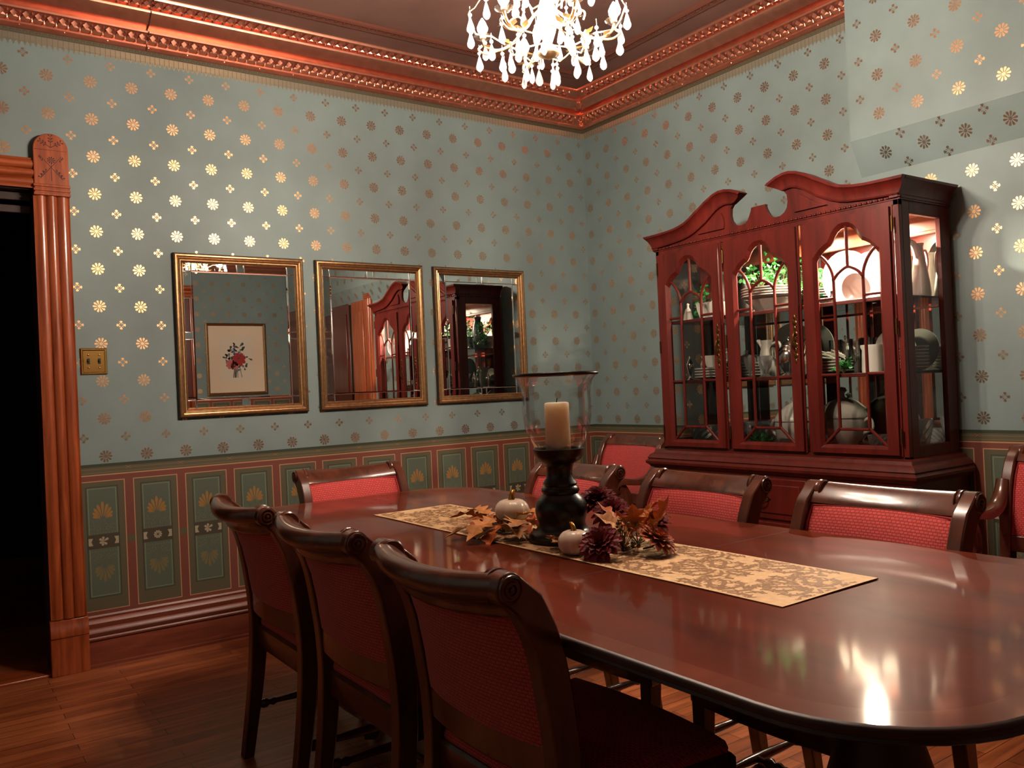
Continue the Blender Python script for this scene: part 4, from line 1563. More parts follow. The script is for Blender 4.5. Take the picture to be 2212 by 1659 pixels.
def bail(parent, u, z, x):
    b = B()
    b.prism([(-0.05, 0.0), (-0.03, 0.012), (0, 0.022), (0.03, 0.012), (0.05, 0.0), (0.03, -0.012), (0, -0.018), (-0.03, -0.012)], lambda a, c, d: (d, u + a, z + c), x, x - 0.004)
    b.tube(smooth_path([(x - 0.006, u - 0.032, z + 0.002), (x - 0.018, u - 0.034, z - 0.010), (x - 0.02, u, z - 0.026), (x - 0.018, u + 0.034, z - 0.010), (x - 0.006, u + 0.032, z + 0.002)], 4), 0.0035, 6)
    return b.obj('pull', BRASSD, parent)


for z0, z1 in ((0.535, 0.725), (0.325, 0.52), (0.125, 0.31)):
    b = B()
    b.box((-0.466, -0.235, z0), (-0.478, 0.235, z1))
    b.box((-0.476, -0.205, z0 + 0.028), (-0.484, 0.205, z1 - 0.028))
    o = b.obj('drawer', CHERRY, cab, bevel=0.005)
    bail(o, 0.0, (z0 + z1) / 2, -0.484)
for s in (-1, 1):
    b = B()
    b.box((-0.466, s * 0.255, 0.125), (-0.478, s * 0.705, 0.725))
    b.box((-0.476, s * 0.315, 0.19), (-0.486, s * 0.645, 0.66))
    o = b.obj('cupboard_door', CHERRY, cab, bevel=0.006)
    q = B()
    q.sphere((-0.494, s * 0.285, 0.44), 0.011, 10, 6)
    q.obj('knob', BRASSD, o)

# --- carcass of the upper part
b = B()
for s in (-1, 1):
    b.box((XF, s * (HB - 0.024), 0.83), (-0.39, s * HB, 1.905))        # front stile
b.box((XF, -HB, 1.875), (-0.39, HB, 1.905))
b.box((XF, -HB, 0.828), (-0.39, HB, 0.846))
for u in (-0.226, 0.226):
    b.box((XF + 0.004, u - 0.007, 0.846), (-0.385, u + 0.007, 1.875))
b.obj('face_frame', CHERRY, cab, bevel=0.002)
for s in (-1, 1):
    b = B()
    a, c = s * HB, s * (HB - 0.022)
    b.box((-0.39, a, 0.83), (-0.335, c, 1.905))
    b.box((-0.095, a, 0.83), (XBK, c, 1.905))
    b.box((-0.335, a, 1.845), (-0.095, c, 1.905))
    b.box((-0.335, a, 0.83), (-0.095, c, 0.885))
    o = b.obj('side_frame', CHERRY, cab, bevel=0.002)
    q = B()
    q.add([(-0.335, s * (HB - 0.012), 0.885), (-0.095, s * (HB - 0.012), 0.885), (-0.095, s * (HB - 0.012), 1.845), (-0.335, s * (HB - 0.012), 1.845)], [(0, 1, 2, 3)])
    q.obj('side_pane', GLASS, o, smooth=False)
b = B()
b.box((-0.41, -HB + 0.003, 1.880), (XBK, HB - 0.003, 1.900))
b.obj('top_board', CHERRYI, cab, bevel=0.002)
b = B()
b.box((-0.39, -HB + 0.024, 0.832), (XBK, HB - 0.024, 0.845))
b.obj('bottom_board', CHERRYI, cab, smooth=False)
b = B()
b.box((XBK, -HB + 0.005, 0.83), (XBK + 0.012, HB - 0.005, 1.90))
b.obj('back_board', CHERRYI, cab, smooth=False)
b = B()
b.add([(XBK - 0.002, -HB + 0.023, 0.846), (XBK - 0.002, HB - 0.023, 0.846), (XBK - 0.002, HB - 0.023, 1.80), (XBK - 0.002, -HB + 0.023, 1.80)], [(0, 1, 2, 3)])
b.obj('mirror_back', MIRROR, cab, smooth=False)
b = B()
b.box((XBK - 0.001, -HB + 0.023, 1.795), (XBK - 0.014, HB - 0.023, 1.812))
b.obj('back_rail', CHERRYI, cab, bevel=0.003)
for z in (1.503, 1.186):
    b = B()
    b.box((-0.388, -HB + 0.024, z), (XBK - 0.006, HB - 0.024, z + 0.009))
    o = b.obj('shelf', SHELFG, cab, smooth=False)
    q = B()
    q.box((-0.402, -HB + 0.024, z - 0.006), (-0.387, HB - 0.024, z + 0.011))
    q.obj('shelf_edge', CHERRYD, o, bevel=0.002)
for u in (0.40, -0.03, -0.373):
    b = B()
    b.lathe([(0.001, 0.0), (0.036, 0.0), (0.036, -0.012), (0.030, -0.014), (0.028, -0.010), (0.001, -0.010)], 20, (-0.22, u, 1.880))
    o = b.obj('lamp_ring', BRASS, cab)
    if u > 0.2:
        continue
    b = B()
    b.lathe([(0.001, -0.0125), (0.024, -0.0125), (0.024, -0.0105), (0.001, -0.0105)], 16, (-0.22, u, 1.880))
    o2 = b.obj('lamp', PUCK if u < -0.2 else PUCKB, o)

# --- pediment
UP = [(0.073, 2.085), (0.084, 2.094), (0.104, 2.102), (0.130, 2.1135), (0.168, 2.1215), (0.205, 2.1225), (0.240, 2.114), (0.270, 2.101), (0.300, 2.087), (0.335, 2.066), (0.371, 2.047), (0.405, 2.026),
      (0.443, 2.008), (0.48, 1.999), (0.517, 1.992), (0.57, 1.987), (0.630, 1.985), (0.69, 1.984), (0.738, 1.984)]
LO = [(0.145, 2.047), (0.150, 2.047), (0.158, 2.048), (0.170, 2.050), (0.185, 2.052), (0.200, 2.051), (0.222, 2.045), (0.250, 2.033), (0.282, 2.012), (0.320, 1.986), (0.356, 1.968), (0.395, 1.950),
      (0.430, 1.938), (0.465, 1.930), (0.50, 1.926), (0.55, 1.921), (0.61, 1.917), (0.66, 1.915), (0.698, 1.914)]
b = B()
n = len(UP)
for s in (-1, 1):
    def crown(i):
        (u1, z1), (u0, z0) = UP[i], LO[i]
        r = []
        for f, x in ((0.0, -0.420), (0.0, -0.434), (0.06, -0.436), (0.12, -0.430), (0.35, -0.432), (0.62, -0.440), (0.80, -0.454), (0.83, -0.459), (0.98, -0.461), (1.0, -0.458)):
            r.append((x, s * lerp(u0, u1, f), lerp(z0, z1, f)))
        r.append((-0.40, s * u1, z1))
        r.append((-0.40, s * u0, z0))
        return r
    b.loft([crown(i) for i in range(n)], 0, True, True)
    # tympanum board with a cut-out beside the plinth
    poly = [(0.698, 1.905), (0.698, 1.916)] + [(u, z + 0.004) for u, z in LO[::-1][1:]]
    poly += [(0.163, 2.028), (0.166, 1.995), (0.160, 1.968), (0.146, 1.950), (0.124, 1.938), (0.100, 1.936), (0.080, 1.940), (0.064, 1.953), (0.053, 1.972), (0.044, 1.990), (0.040, 2.006), (0.0, 2.006), (0.0, 1.905)]
    b.prism([(s * u, z) for u, z in poly], cx, -0.402, -0.420)
    # raised triangular panel
    tri = [(0.205, 1.938), (0.200, 1.965), (0.205, 1.995), (0.218, 2.018), (0.235, 2.014), (0.262, 1.998), (0.300, 1.972), (0.335, 1.952), (0.372, 1.938)]
    b.prism([(s * u, z) for u, z in tri], cx, -0.418, -0.431)
b.box((-0.418, -0.041, 2.003), (-0.400, 0.041, 2.009))
b.obj('pediment', CHERRY, cab, bevel=0.0, angle=30)
# side returns of the crown
for s in (-1, 1):
    b = B()
    pr = [(0.698, 1.914), (0.702, 1.918), (0.704, 1.938), (0.716, 1.958), (0.730, 1.970), (0.735, 1.974), (0.738, 1.982), (0.738, 1.984), (0.66, 1.984), (0.66, 1.905), (0.698, 1.905)]
    b.loft([[(x, s * u, z) for u, z in pr] for x in (-0.43, XBK)], 0, True, True)
    b.obj('crown_return', CHERRY, cab, angle=30)
b = B()
for k in range(58):
    u = -0.698 + k * 1.396 / 57
    b.sphere((-0.420, u, 1.908), 0.0085, 8, 6, sx=0.8, sz=0.75)
for s in (-1, 1):
    for k in range(16):
        b.sphere((-0.41 + k * 0.025, s * 0.692, 1.908), 0.0085, 6, 5, sy=0.8, sz=0.75)
b.box((-0.419, -0.699, 1.897), (XBK, 0.699, 1.902))
b.obj('bead_moulding', CHERRY, cab, angle=60)

# --- doors
DW = 0.218
ARCH = [(0.0, 1.824), (0.020, 1.821), (0.038, 1.809), (0.052, 1.792), (0.062, 1.772), (0.074, 1.757), (0.090, 1.750), (0.110, 1.737), (0.128, 1.719), (0.140, 1.704), (0.146, 1.694)]
ARCHO = [(0.0, 1.845), (0.024, 1.842), (0.046, 1.828), (0.062, 1.810), (0.074, 1.787), (0.084, 1.772), (0.100, 1.764), (0.122, 1.750), (0.142, 1.730), (0.155, 1.716), (0.160, 1.712)]


def door(uc, handle_side, hinge_side, label):
    b = B()
    z0, z1 = 0.846, 1.878

    def board(arch, hw, zb, x0, x1, dw, za, zb1):
        top = [(-u, z) for u, z in arch[::-1]] + arch[1:]
        for (u0, a0), (u1, a1) in zip(top, top[1:]):
            b.prism([(uc + u0, a0), (uc + u1, a1), (uc + u1, zb1), (uc + u0, zb1)], cx, x0, x1)
        b.prism([(uc - dw, za), (uc - hw, za), (uc - hw, zb1), (uc - dw, zb1)], cx, x0, x1)
        b.prism([(uc + hw, za), (uc + dw, za), (uc + dw, zb1), (uc + hw, zb1)], cx, x0, x1)
        b.prism([(uc - hw, za), (uc + hw, za), (uc + hw, zb), (uc - hw, zb)], cx, x0, x1)
    board(ARCH, 0.146, 0.889, -0.415, -0.421, DW - 0.004, z0, z1)
    board(ARCHO, 0.160, 0.874, -0.420, -0.4355, DW - 0.012, z0 + 0.006, z1 - 0.006)
    # bevelled slip round the opening
    ou = [(-0.160, 0.874)] + [(-u, z) for u, z in ARCHO[::-1]] + ARCHO[1:] + [(0.160, 0.874)]
    inn = [(-0.146, 0.889)] + [(-u, z) for u, z in ARCH[::-1]] + ARCH[1:] + [(0.146, 0.889)]
    b.loft([[(-0.4355, uc + u, z) for u, z in ou], [(-0.4205, uc + u, z) for u, z in inn]], 0, True, False)
    d = b.obj('door', CHERRY, cab, angle=30, smooth=False)
    b = B()
    top = inn
    b.add([(-0.414, uc + u, z) for u, z in top], [tuple(range(len(top)))])
    b.obj('pane', GLASS, d, smooth=False)
    b = B()

    def bar(pts, w=0.0062):
        P_ = pts
        m = len(P_)
        L, R_ = [], []
        for i, p in enumerate(P_):
            a, c = P_[max(i - 1, 0)], P_[min(i + 1, m - 1)]
            du, dz = c[0] - a[0], c[1] - a[1]
            q = math.hypot(du, dz)
            L.append((p[0] - dz / q * w, p[1] + du / q * w))
            R_.append((p[0] + dz / q * w, p[1] - du / q * w))
        rings = []
        for l, r in zip(L, R_):
            mid = ((l[0] + r[0]) / 2, (l[1] + r[1]) / 2)
            rings.append([(-0.4145, uc + l[0], l[1]), (-0.421, uc + l[0], l[1]), (-0.4245, uc + lerp(l[0], mid[0], 0.5), lerp(l[1], mid[1], 0.5)),
                          (-0.4245, uc + lerp(r[0], mid[0], 0.5), lerp(r[1], mid[1], 0.5)), (-0.421, uc + r[0], r[1]), (-0.4145, uc + r[0], r[1])])
        b.loft(rings)
    for s in (-1, 1):
        bar([(s * 0.070, 0.955), (s * 0.070, 1.60)])
        bar(smooth_path([(s * 0.070, 1.595), (s * 0.074, 1.632), (s * 0.090, 1.672), (s * 0.112, 1.702), (s * 0.134, 1.722)], 3))
        bar([(s * 0.072, 0.957), (s * 0.150, 0.884)])
        for z in (1.527, 1.193):
            bar([(s * 0.070, z), (s * 0.150, z)])
    bar([(-0.075, 0.955), (0.075, 0.955)])
    bar(smooth_path([(-0.072, 1.603), (-0.050, 1.630), (-0.022, 1.648), (0.0, 1.655), (0.022, 1.648), (0.050, 1.630), (0.072, 1.603)], 2))
    bar([(0.0, 1.655), (0.0, 1.83)])
    b.obj('muntins', CHERRY, d, angle=30)
    if handle_side:
        b = B()
        u = uc + handle_side * (DW - 0.033)
        for k in range(9):
            z = 1.262 + k * 0.025
            w = 0.010 * (0.5 + math.sin(PI * k / 8)) * (1.0 if k % 2 else 0.7)
            b.sphere((-0.435, u, z), 0.012, 8, 6, sx=0.25, sy=0.55 + 0.6 * (k % 2), sz=1.1)
            b.sphere((-0.436, u + 0.008 * (1 if k % 2 else -1), z + 0.01), 0.005, 6, 5, sx=0.5)
        b.tube(smooth_path([(-0.438, u, 1.40), (-0.452, u - 0.004, 1.385), (-0.456, u, 1.355), (-0.452, u + 0.004, 1.325), (-0.440, u, 1.318)], 3), 0.0042, 6)
        b.obj('handle', BRASSD, d, angle=60)
    for z in (0.93, 1.38, 1.80):
        b = B()
        b.tube([(-0.433, uc + hinge_side * (DW - 0.002), z - 0.032), (-0.433, uc + hinge_side * (DW - 0.002), z + 0.032)], 0.0045, 8)
        b.obj('hinge', BRASSD, d)


door(0.452, -1, 1, '')
door(0.0, -1, 1, '')
door(-0.452, 0, -1, '')

# plug and cord lying on the cabinet top
pc = thing('lamp_plug', 'small black plug with a cord on the cabinet top, behind the pediment opening', 'plug', (-0.30, YC + 0.0, 1.901))
b = B()
b.box((-0.02, -0.125, 0.0), (0.03, -0.09, 0.055))
b.obj('body', BLACKM, pc, bevel=0.006)
b = B()
b.tube(smooth_path([(0, -0.092, 0.03), (0.0, -0.06, 0.034), (0.01, -0.03, 0.012), (0.05, 0.02, 0.005), (0.16, 0.05, 0.005)], 4), 0.0035, 6)
b.obj('cord', BLACKM, pc)

# ================================================================== THINGS IN THE CABINET
S1, S2, S3 = 1.5122, 1.1952, 0.8454      # shelf tops


def plate_bm(r, h=0.018):
    b = B()
    b.lathe([(0.001, 0.003), (r * 0.55, 0.003), (r * 0.62, 0.006), (r * 0.97, h), (r, h + 0.001), (r, h - 0.003), (r * 0.66, 0.0025), (r * 0.58, 0.0), (r * 0.5, 0.0), (0.001, 0.001)], 36)
    return b


PL = {}


def plate(r, loc, label, group=None, rot=(0, 0, 0), m=None, name='plate', cat='plate'):
    key = (r, name)
    if key not in PL:
        PL[key] = plate_bm(r).obj(name, m or CHINA, None, loc, angle=50)
        o = PL[key]
    else:
        o = PL[key].copy()
        COL.objects.link(o)
        o.location = loc
    o.rotation_euler = rot
    return tag(o, label, cat, group)


def stack(n, r, x, y, z, dz, label, group):
    for k in range(n):
        plate(r, (x, y, z + k * dz), label, group, (0, 0, k * 0.7))


def vessel(name, label, cat, loc, prof, m, handle=None, spout=None, lid=None, rotz=0.0, group=None, sx=1.0, sy=1.0, n=28, part='body', hr=0.006, caps=False):
    t = thing(name, label, cat, loc, rotz, group)
    b = B()
    b.lathe(prof, n, (0, 0, 0), 0, caps, sx, sy)
    b.obj(part, m, t, angle=60)
    for h in handle or []:
        b = B()
        b.tube(smooth_path(h, 4), hr, 8)
        b.obj('handle', m, t, angle=80)
    if spout:
        b = B()
        pts = smooth_path(spout[0], 4)
        k = len(pts)
        b.tube(pts, [lerp(spout[1], spout[2], i / (k - 1)) for i in range(k)], 10)
        b.obj('spout', m, t, angle=80)
    if lid:
        b = B()
        b.lathe(lid, n, (0, 0, 0), 0, True, sx, sy)
        b.obj('lid', m, t, angle=60)
    return t


def ivy(label, loc, size, count, seed):
    r = random.Random(seed)
    t = thing('ivy_plant', label, 'plant', loc, 0, 'artificial greenery inside the cabinet')
    b = B()
    for k in range(count):
        a = r.uniform(0, 2 * PI)
        q = r.random() ** 0.5
        h = r.random()
        x, y, z = size[0] * q * math.cos(a) * (1 - 0.4 * h), size[1] * q * math.sin(a) * (1 - 0.4 * h), 0.012 + size[2] * h
        M_ = frame((x, y, z), r.uniform(0, 6.28), r.uniform(-0.2, 1.3), r.uniform(-1, 1))
        s = r.uniform(0.020, 0.034)
        pts = [(0, 0), (0.25, 0.30), (0.30, 0.48), (0.52, 0.30), (0.72, 0.34), (1.0, 0), (0.72, -0.34), (0.52, -0.30), (0.30, -0.48), (0.25, -0.30)]
        b.add([M_ @ Vector((px * s, py * s, 0.25 * abs(py) * s)) for px, py in pts], [(0, 1, 2, 3), (0, 3, 4, 5), (0, 5, 6, 7), (0, 7, 8, 9)])
    b.obj('foliage', IVY, t, smooth=False, fix=False)
    b = B()
    for k in range(8):
        a = 2 * PI * k / 8
        b.tube([(0, 0, 0.002), (size[0] * 0.3 * math.cos(a), size[1] * 0.3 * math.sin(a), size[2] * 0.5), (size[0] * 0.5 * math.cos(a), size[1] * 0.5 * math.sin(a), size[2] * 0.85)], 0.002, 5)
    b.obj('stem', STEMG, t)


def lathe_thing(name, label, cat, loc, prof, m, group=None, n=24, sx=1, sy=1):
    b = B()
    b.lathe(prof, n, (0, 0, 0), 0, False, sx, sy)
    return tag(b.obj(name, m, None, loc, angle=55), label, cat, group)


# ---- top shelf
ivy('dark green ivy on the top shelf behind the left cabinet door', (-0.16, -1.135, S1), (0.06, 0.05, 0.19), 70, 3)
lathe_thing('vase', 'tall dark pottery vase on the top shelf behind the left cabinet door', 'vase', (-0.12, -1.225, S1),
            [(0.001, 0), (0.035, 0.002), (0.042, 0.03), (0.045, 0.10), (0.038, 0.18), (0.024, 0.22), (0.030, 0.25), (0.028, 0.25), (0.02, 0.22)], DARKV)
lathe_thing('china_bell', 'small white china bell on the top shelf behind the left cabinet door', 'bell', (-0.30, -1.155, S1),
            [(0.030, 0.0), (0.026, 0.02), (0.019, 0.05), (0.015, 0.066), (0.008, 0.072), (0.006, 0.084), (0.009, 0.094), (0.001, 0.100)], CHINA)
t = thing('serving_dish', 'square white dish on the top shelf, right edge of the left cabinet door', 'dish', (-0.26, -1.30, S1))
b = B()
b.loft([[(-h, -h, z), (h, -h, z), (h, h, z), (-h, h, z)] for h, z in ((0.05, 0), (0.062, 0.05), (0.066, 0.088), (0.062, 0.088), (0.048, 0.008))])
b.obj('body', CHINA, t, bevel=0.004)
b = B()
b.tube(smooth_path([(-0.02, 0, 0.085), (0, 0, 0.104), (0.02, 0, 0.085)], 4), 0.004, 6)
b.obj('handle', CHINA, t)
GP = 'platters stacked on the middle of the top shelf'
vessel('serving_bowl', 'wide white bowl under the stacked platters on the middle top shelf', 'bowl', (-0.22, -1.635, S1),
       [(0.001, 0), (0.06, 0.0), (0.07, 0.01), (0.11, 0.05), (0.128, 0.066), (0.124, 0.067), (0.10, 0.046), (0.06, 0.012), (0.001, 0.010)], CHINAG)
stack(4, 0.145, -0.22, -1.635, S1 + 0.0685, 0.0125, 'white platter in the four-high stack on the middle of the top shelf', GP)
ivy('bright green ivy above the stacked white platters behind the middle door', (-0.105, -1.60, S1 + 0.002), (0.055, 0.16, 0.30), 150, 8)
ivy('bright green ivy spilling over the front of the stacked platters', (-0.25, -1.60, S1 + 0.128), (0.10, 0.13, 0.09), 90, 9)
plate(0.132, (-0.090, -1.985, S1 + 0.132), 'large white platter leaning on the cabinet back, left side of the right door', None, (0, math.radians(-97), 0), None, 'large_platter', 'platter')
plate(0.118, (-0.125, -2.130, S1 + 0.118), 'large white platter leaning at the back, right side of the right door', None, (0, math.radians(-98), 0), None, 'serving_platter', 'platter')
plate(0.072, (-0.165, -2.075, S1 + 0.073), 'small white plate standing upright before the large platters on the top shelf', None, (0, math.radians(-100), 0), None, 'small_plate', 'plate')
lathe_thing('pepper_mill', 'dark wooden mill on the top shelf at the left edge of the right door', 'mill', (-0.32, -1.955, S1),
            [(0.001, 0), (0.017, 0), (0.018, 0.01), (0.013, 0.03), (0.012, 0.05), (0.016, 0.06), (0.011, 0.066), (0.013, 0.078), (0.008, 0.088), (0.001, 0.09)], DARKW)
lathe_thing('figurine_bottle', 'small dark bottle before the small upright plate on the top shelf', 'bottle', (-0.31, -2.035, S1),
            [(0.001, 0), (0.013, 0), (0.014, 0.03), (0.006, 0.042), (0.006, 0.056), (0.008, 0.06), (0.001, 0.062)], DARKV)
lathe_thing('vase', 'white flaring vase on the top shelf at the right edge of the right door', 'vase', (-0.20, -2.235, S1),
            [(0.001, 0), (0.040, 0.0), (0.042, 0.01), (0.030, 0.10), (0.022, 0.18), (0.026, 0.215), (0.034, 0.225), (0.028, 0.222), (0.018, 0.18)], CHINA)
vessel('glass_pitcher', 'clear cut glass pitcher on the top shelf, seen through the side pane', 'pitcher', (-0.300, -2.340, S1),
       [(0.001, 0.004), (0.030, 0.0), (0.034, 0.006), (0.022, 0.02), (0.040, 0.05), (0.046, 0.09), (0.040, 0.13), (0.036, 0.15), (0.041, 0.165)], CUT,
       [[(0.038, 0, 0.15), (0.075, 0, 0.155), (0.092, 0, 0.11), (0.078, 0, 0.06), (0.042, 0, 0.055)]], None, None, 0.0, None, 1, 1, 12, hr=0.007)
vessel('ewer', 'tall white china ewer with swan-neck spout on the top shelf, seen through the side pane', 'pitcher', (-0.125, -2.345, S1),
       [(0.001, 0), (0.040, 0), (0.044, 0.012), (0.040, 0.06), (0.030, 0.13), (0.020, 0.19), (0.018, 0.22), (0.022, 0.235), (0.016, 0.232)], CHINA,
       [[(0.02, 0, 0.20), (0.055, 0, 0.205), (0.065, 0, 0.15), (0.04, 0, 0.09)]], ([(-0.012, 0, 0.18), (-0.035, 0, 0.225), (-0.068, 0, 0.238), (-0.088, 0, 0.226)], 0.018, 0.007), None, 0.0)

# ---- middle shelf
lathe_thing('salt_shaker', 'silver urn shaped shaker on the middle shelf behind the left door', 'shaker', (-0.25, -1.105, S2),
            [(0.001, 0), (0.017, 0), (0.018, 0.004), (0.007, 0.016), (0.006, 0.028), (0.012, 0.045), (0.019, 0.075), (0.021, 0.088), (0.016, 0.096), (0.010, 0.112), (0.004, 0.124), (0.005, 0.130), (0.001, 0.136)], SILVER)
lathe_thing('salt_shaker', 'second silver shaker standing behind the front shaker on the middle shelf', 'shaker', (-0.13, -1.098, S2),
            [(0.001, 0), (0.017, 0), (0.018, 0.004), (0.007, 0.016), (0.006, 0.028), (0.012, 0.045), (0.019, 0.075), (0.021, 0.088), (0.016, 0.096), (0.010, 0.112), (0.004, 0.124), (0.001, 0.130)], SILVER)
stack(4, 0.100, -0.24, -1.262, S2, 0.0145, 'white plate in the four-high stack beside the silver shakers on the middle shelf', 'plates stacked behind the left door')
vessel('gravy_boat', 'white gravy boat on top of the plates behind the left door', 'gravy boat', (-0.24, -1.262, S2 + 0.066),
       [(0.001, 0), (0.026, 0.0), (0.030, 0.008), (0.034, 0.02), (0.046, 0.045), (0.052, 0.062), (0.048, 0.062), (0.03, 0.02), (0.001, 0.01)], CHINA,
       [[(0, -0.05, 0.055), (0, -0.085, 0.075), (0, -0.092, 0.04), (0, -0.045, 0.022)]], None, None, 0.3, None, 1.0, 1.3)
stack(5, 0.092, -0.24, -1.485, S2, 0.0145, 'white plate in the stack behind the left edge of the middle door', 'plates stacked at the left of the middle door')
lathe_thing('butter_bell', 'grey china cover sitting on the plates at the left of the middle door', 'cover', (-0.24, -1.485, S2 + 0.079),
            [(0.050, 0.0), (0.046, 0.02), (0.028, 0.036), (0.008, 0.042), (0.006, 0.052), (0.010, 0.060), (0.001, 0.066)], CHINAG)
GC = 'cut glass goblets on the middle shelf'
for k, (x, y) in enumerate(((-0.33, -1.575), (-0.31, -1.64), (-0.345, -1.69))):
    lathe_thing('glass_goblet', ('short cut glass goblet on the middle shelf, left of the three before the cream pitcher', 'short cut glass goblet on the middle shelf, between two others behind the middle door',
                'short cut glass goblet on the middle shelf, nearest the silver teapot')[k], 'goblet', (x, y, S2),
                [(0.001, 0.003), (0.024, 0.0), (0.022, 0.005), (0.006, 0.014), (0.006, 0.03), (0.020, 0.05), (0.028, 0.085), (0.027, 0.105)], CUT, GC, 10)
vessel('cream_pitcher', 'cream coloured pitcher with dark handle line on the middle shelf', 'pitcher', (-0.22, -1.60, S2),
       [(0.001, 0), (0.036, 0), (0.04, 0.01), (0.044, 0.07), (0.036, 0.13), (0.028, 0.16), (0.036, 0.185), (0.033, 0.184), (0.026, 0.16)], CHINAG,
       [[(0.0, -0.030, 0.165), (0.0, -0.07, 0.17), (0.0, -0.078, 0.11), (0.0, -0.040, 0.06)]], ([(0, 0.02, 0.15), (0, 0.045, 0.178), (0, 0.062, 0.186)], 0.018, 0.006))
plate(0.135, (-0.075, -1.665, S2 + 0.134), 'oval looking cream platter leaning at the back of the middle shelf', None, (0, math.radians(-98), 0), CHINAG, 'cream_platter', 'platter')
vessel('silver_teapot', 'polished silver teapot with curved handle and spout on the middle shelf', 'teapot', (-0.26, -1.752, S2),
       [(0.001, 0), (0.035, 0), (0.036, 0.006), (0.022, 0.016), (0.030, 0.03), (0.056, 0.07), (0.060, 0.10), (0.050, 0.13), (0.034, 0.145), (0.034, 0.15)], SILVER,
       [[(0.0, 0.045, 0.13), (0.0, 0.095, 0.15), (0.0, 0.10, 0.10), (0.0, 0.055, 0.07)]], ([(0, -0.045, 0.07), (0, -0.08, 0.10), (0, -0.098, 0.16), (0, -0.13, 0.185)], 0.015, 0.007),
       [(0.034, 0.148), (0.026, 0.162), (0.010, 0.172), (0.005, 0.180), (0.009, 0.190), (0.001, 0.198)])
GT = 'tall clear tumblers on the middle shelf'
ps = [(-0.15, -1.93), (-0.15, -1.985), (-0.15, -2.04), (-0.15, -2.095), (-0.095, -1.955), (-0.095, -2.01), (-0.095, -2.065), (-0.095, -2.12)]
tum = None
for k, (x, y) in enumerate(ps):
    prof = [(0.001, 0.006), (0.022, 0.006), (0.0245, 0.0), (0.0255, 0.16), (0.0245, 0.162)]
    lab = 'tall clear tumbler in the two rows behind the figs and plates of the right door'
    if tum is None:
        tum = lathe_thing('tumbler', lab, 'glass', (x, y, S2), prof, GLASSW, GT)
    else:
        o = tum.copy()
        COL.objects.link(o)
        o.location = (x, y, S2)
stack(4, 0.085, -0.275, -2.005, S2, 0.014, 'white plate in the stack before the tall tumblers on the middle shelf', 'plates stacked before the tumblers')
t = thing('napkin_ring_pile', 'pile of pale wooden sticks and silver rings on the plates before the tumblers', 'cutlery', (-0.275, -2.0, S2 + 0.062))
r5 = random.Random(2)
b = B()
for k in range(12):
    a = r5.uniform(0.2, 1.4)
    c, s = math.cos(a) * 0.05, math.sin(a) * 0.03
    x, y = r5.uniform(-0.03, 0.03), r5.uniform(-0.04, 0.04)
    b.tube([(x, y - c, 0.004 + 0.002 * k), (x, y + c, 0.008 + s + 0.002 * k)], 0.003, 6)
b.obj('sticks', CHINAG, t)
ivy('small green sprig before the plates on the middle shelf, right door', (-0.345, -2.10, S2), (0.022, 0.05, 0.045), 36, 12)
vessel('fluted_canister', 'white fluted china canister on the middle shelf at the right of the right door', 'canister', (-0.285, -2.205, S2),
       [(0.001, 0), (0.046, 0.0), (0.048, 0.012), (0.044, 0.10), (0.050, 0.112), (0.050, 0.122), (0.044, 0.122), (0.040, 0.10)], CHINA, None, None, None, 0, None, 1, 1, 16)
plate(0.098, (-0.10, -2.215, S2 + 0.099), 'cream plate standing behind the fluted canister on the middle shelf', None, (0, math.radians(-99), 0), CHINAG, 'side_plate', 'plate')
stack(7, 0.078, -0.20, -2.322, S2, 0.0145, 'grey white plate in the tall stack at the side pane of the middle shelf', 'plates stacked at the cabinet side')
lathe_thing('glass_bowl', 'small cut glass bowl on the tall plate stack at the side pane', 'bowl', (-0.22, -2.322, S2 + 0.109),
            [(0.001, 0.004), (0.018, 0.0), (0.020, 0.01), (0.034, 0.04), (0.032, 0.052)], CUT, None, 10)

# ---- bottom shelf
GB = 'cut glass bowls on the bottom of the cabinet'


def cutbowl(label, x, y, r, h):
    b = B()
    rings = []
    out_ = [(0.5, 0.0), (0.56, 0.10), (0.72, 0.25), (0.80, 0.40), (0.86, 0.55), (0.91, 0.70), (0.95, 0.84), (1.0, 1.0)]
    for j, (q, f) in enumerate(out_ + [(0.94, 0.97), (0.74, 0.45), (0.4, 0.14)]):
        ring = []
        for i in range(26):
            w = 1 + (0.045 if (i + j) % 2 else -0.045) * (0 < j < 8)
            ring.append((r * q * w * math.cos(2 * PI * i / 26), r * q * w * math.sin(2 * PI * i / 26), h * f))
        rings.append(ring)
    b.loft(rings)
    tag(b.obj('crystal_bowl', CUT, None, (x, y, S3), smooth=False), label, 'bowl', GB)


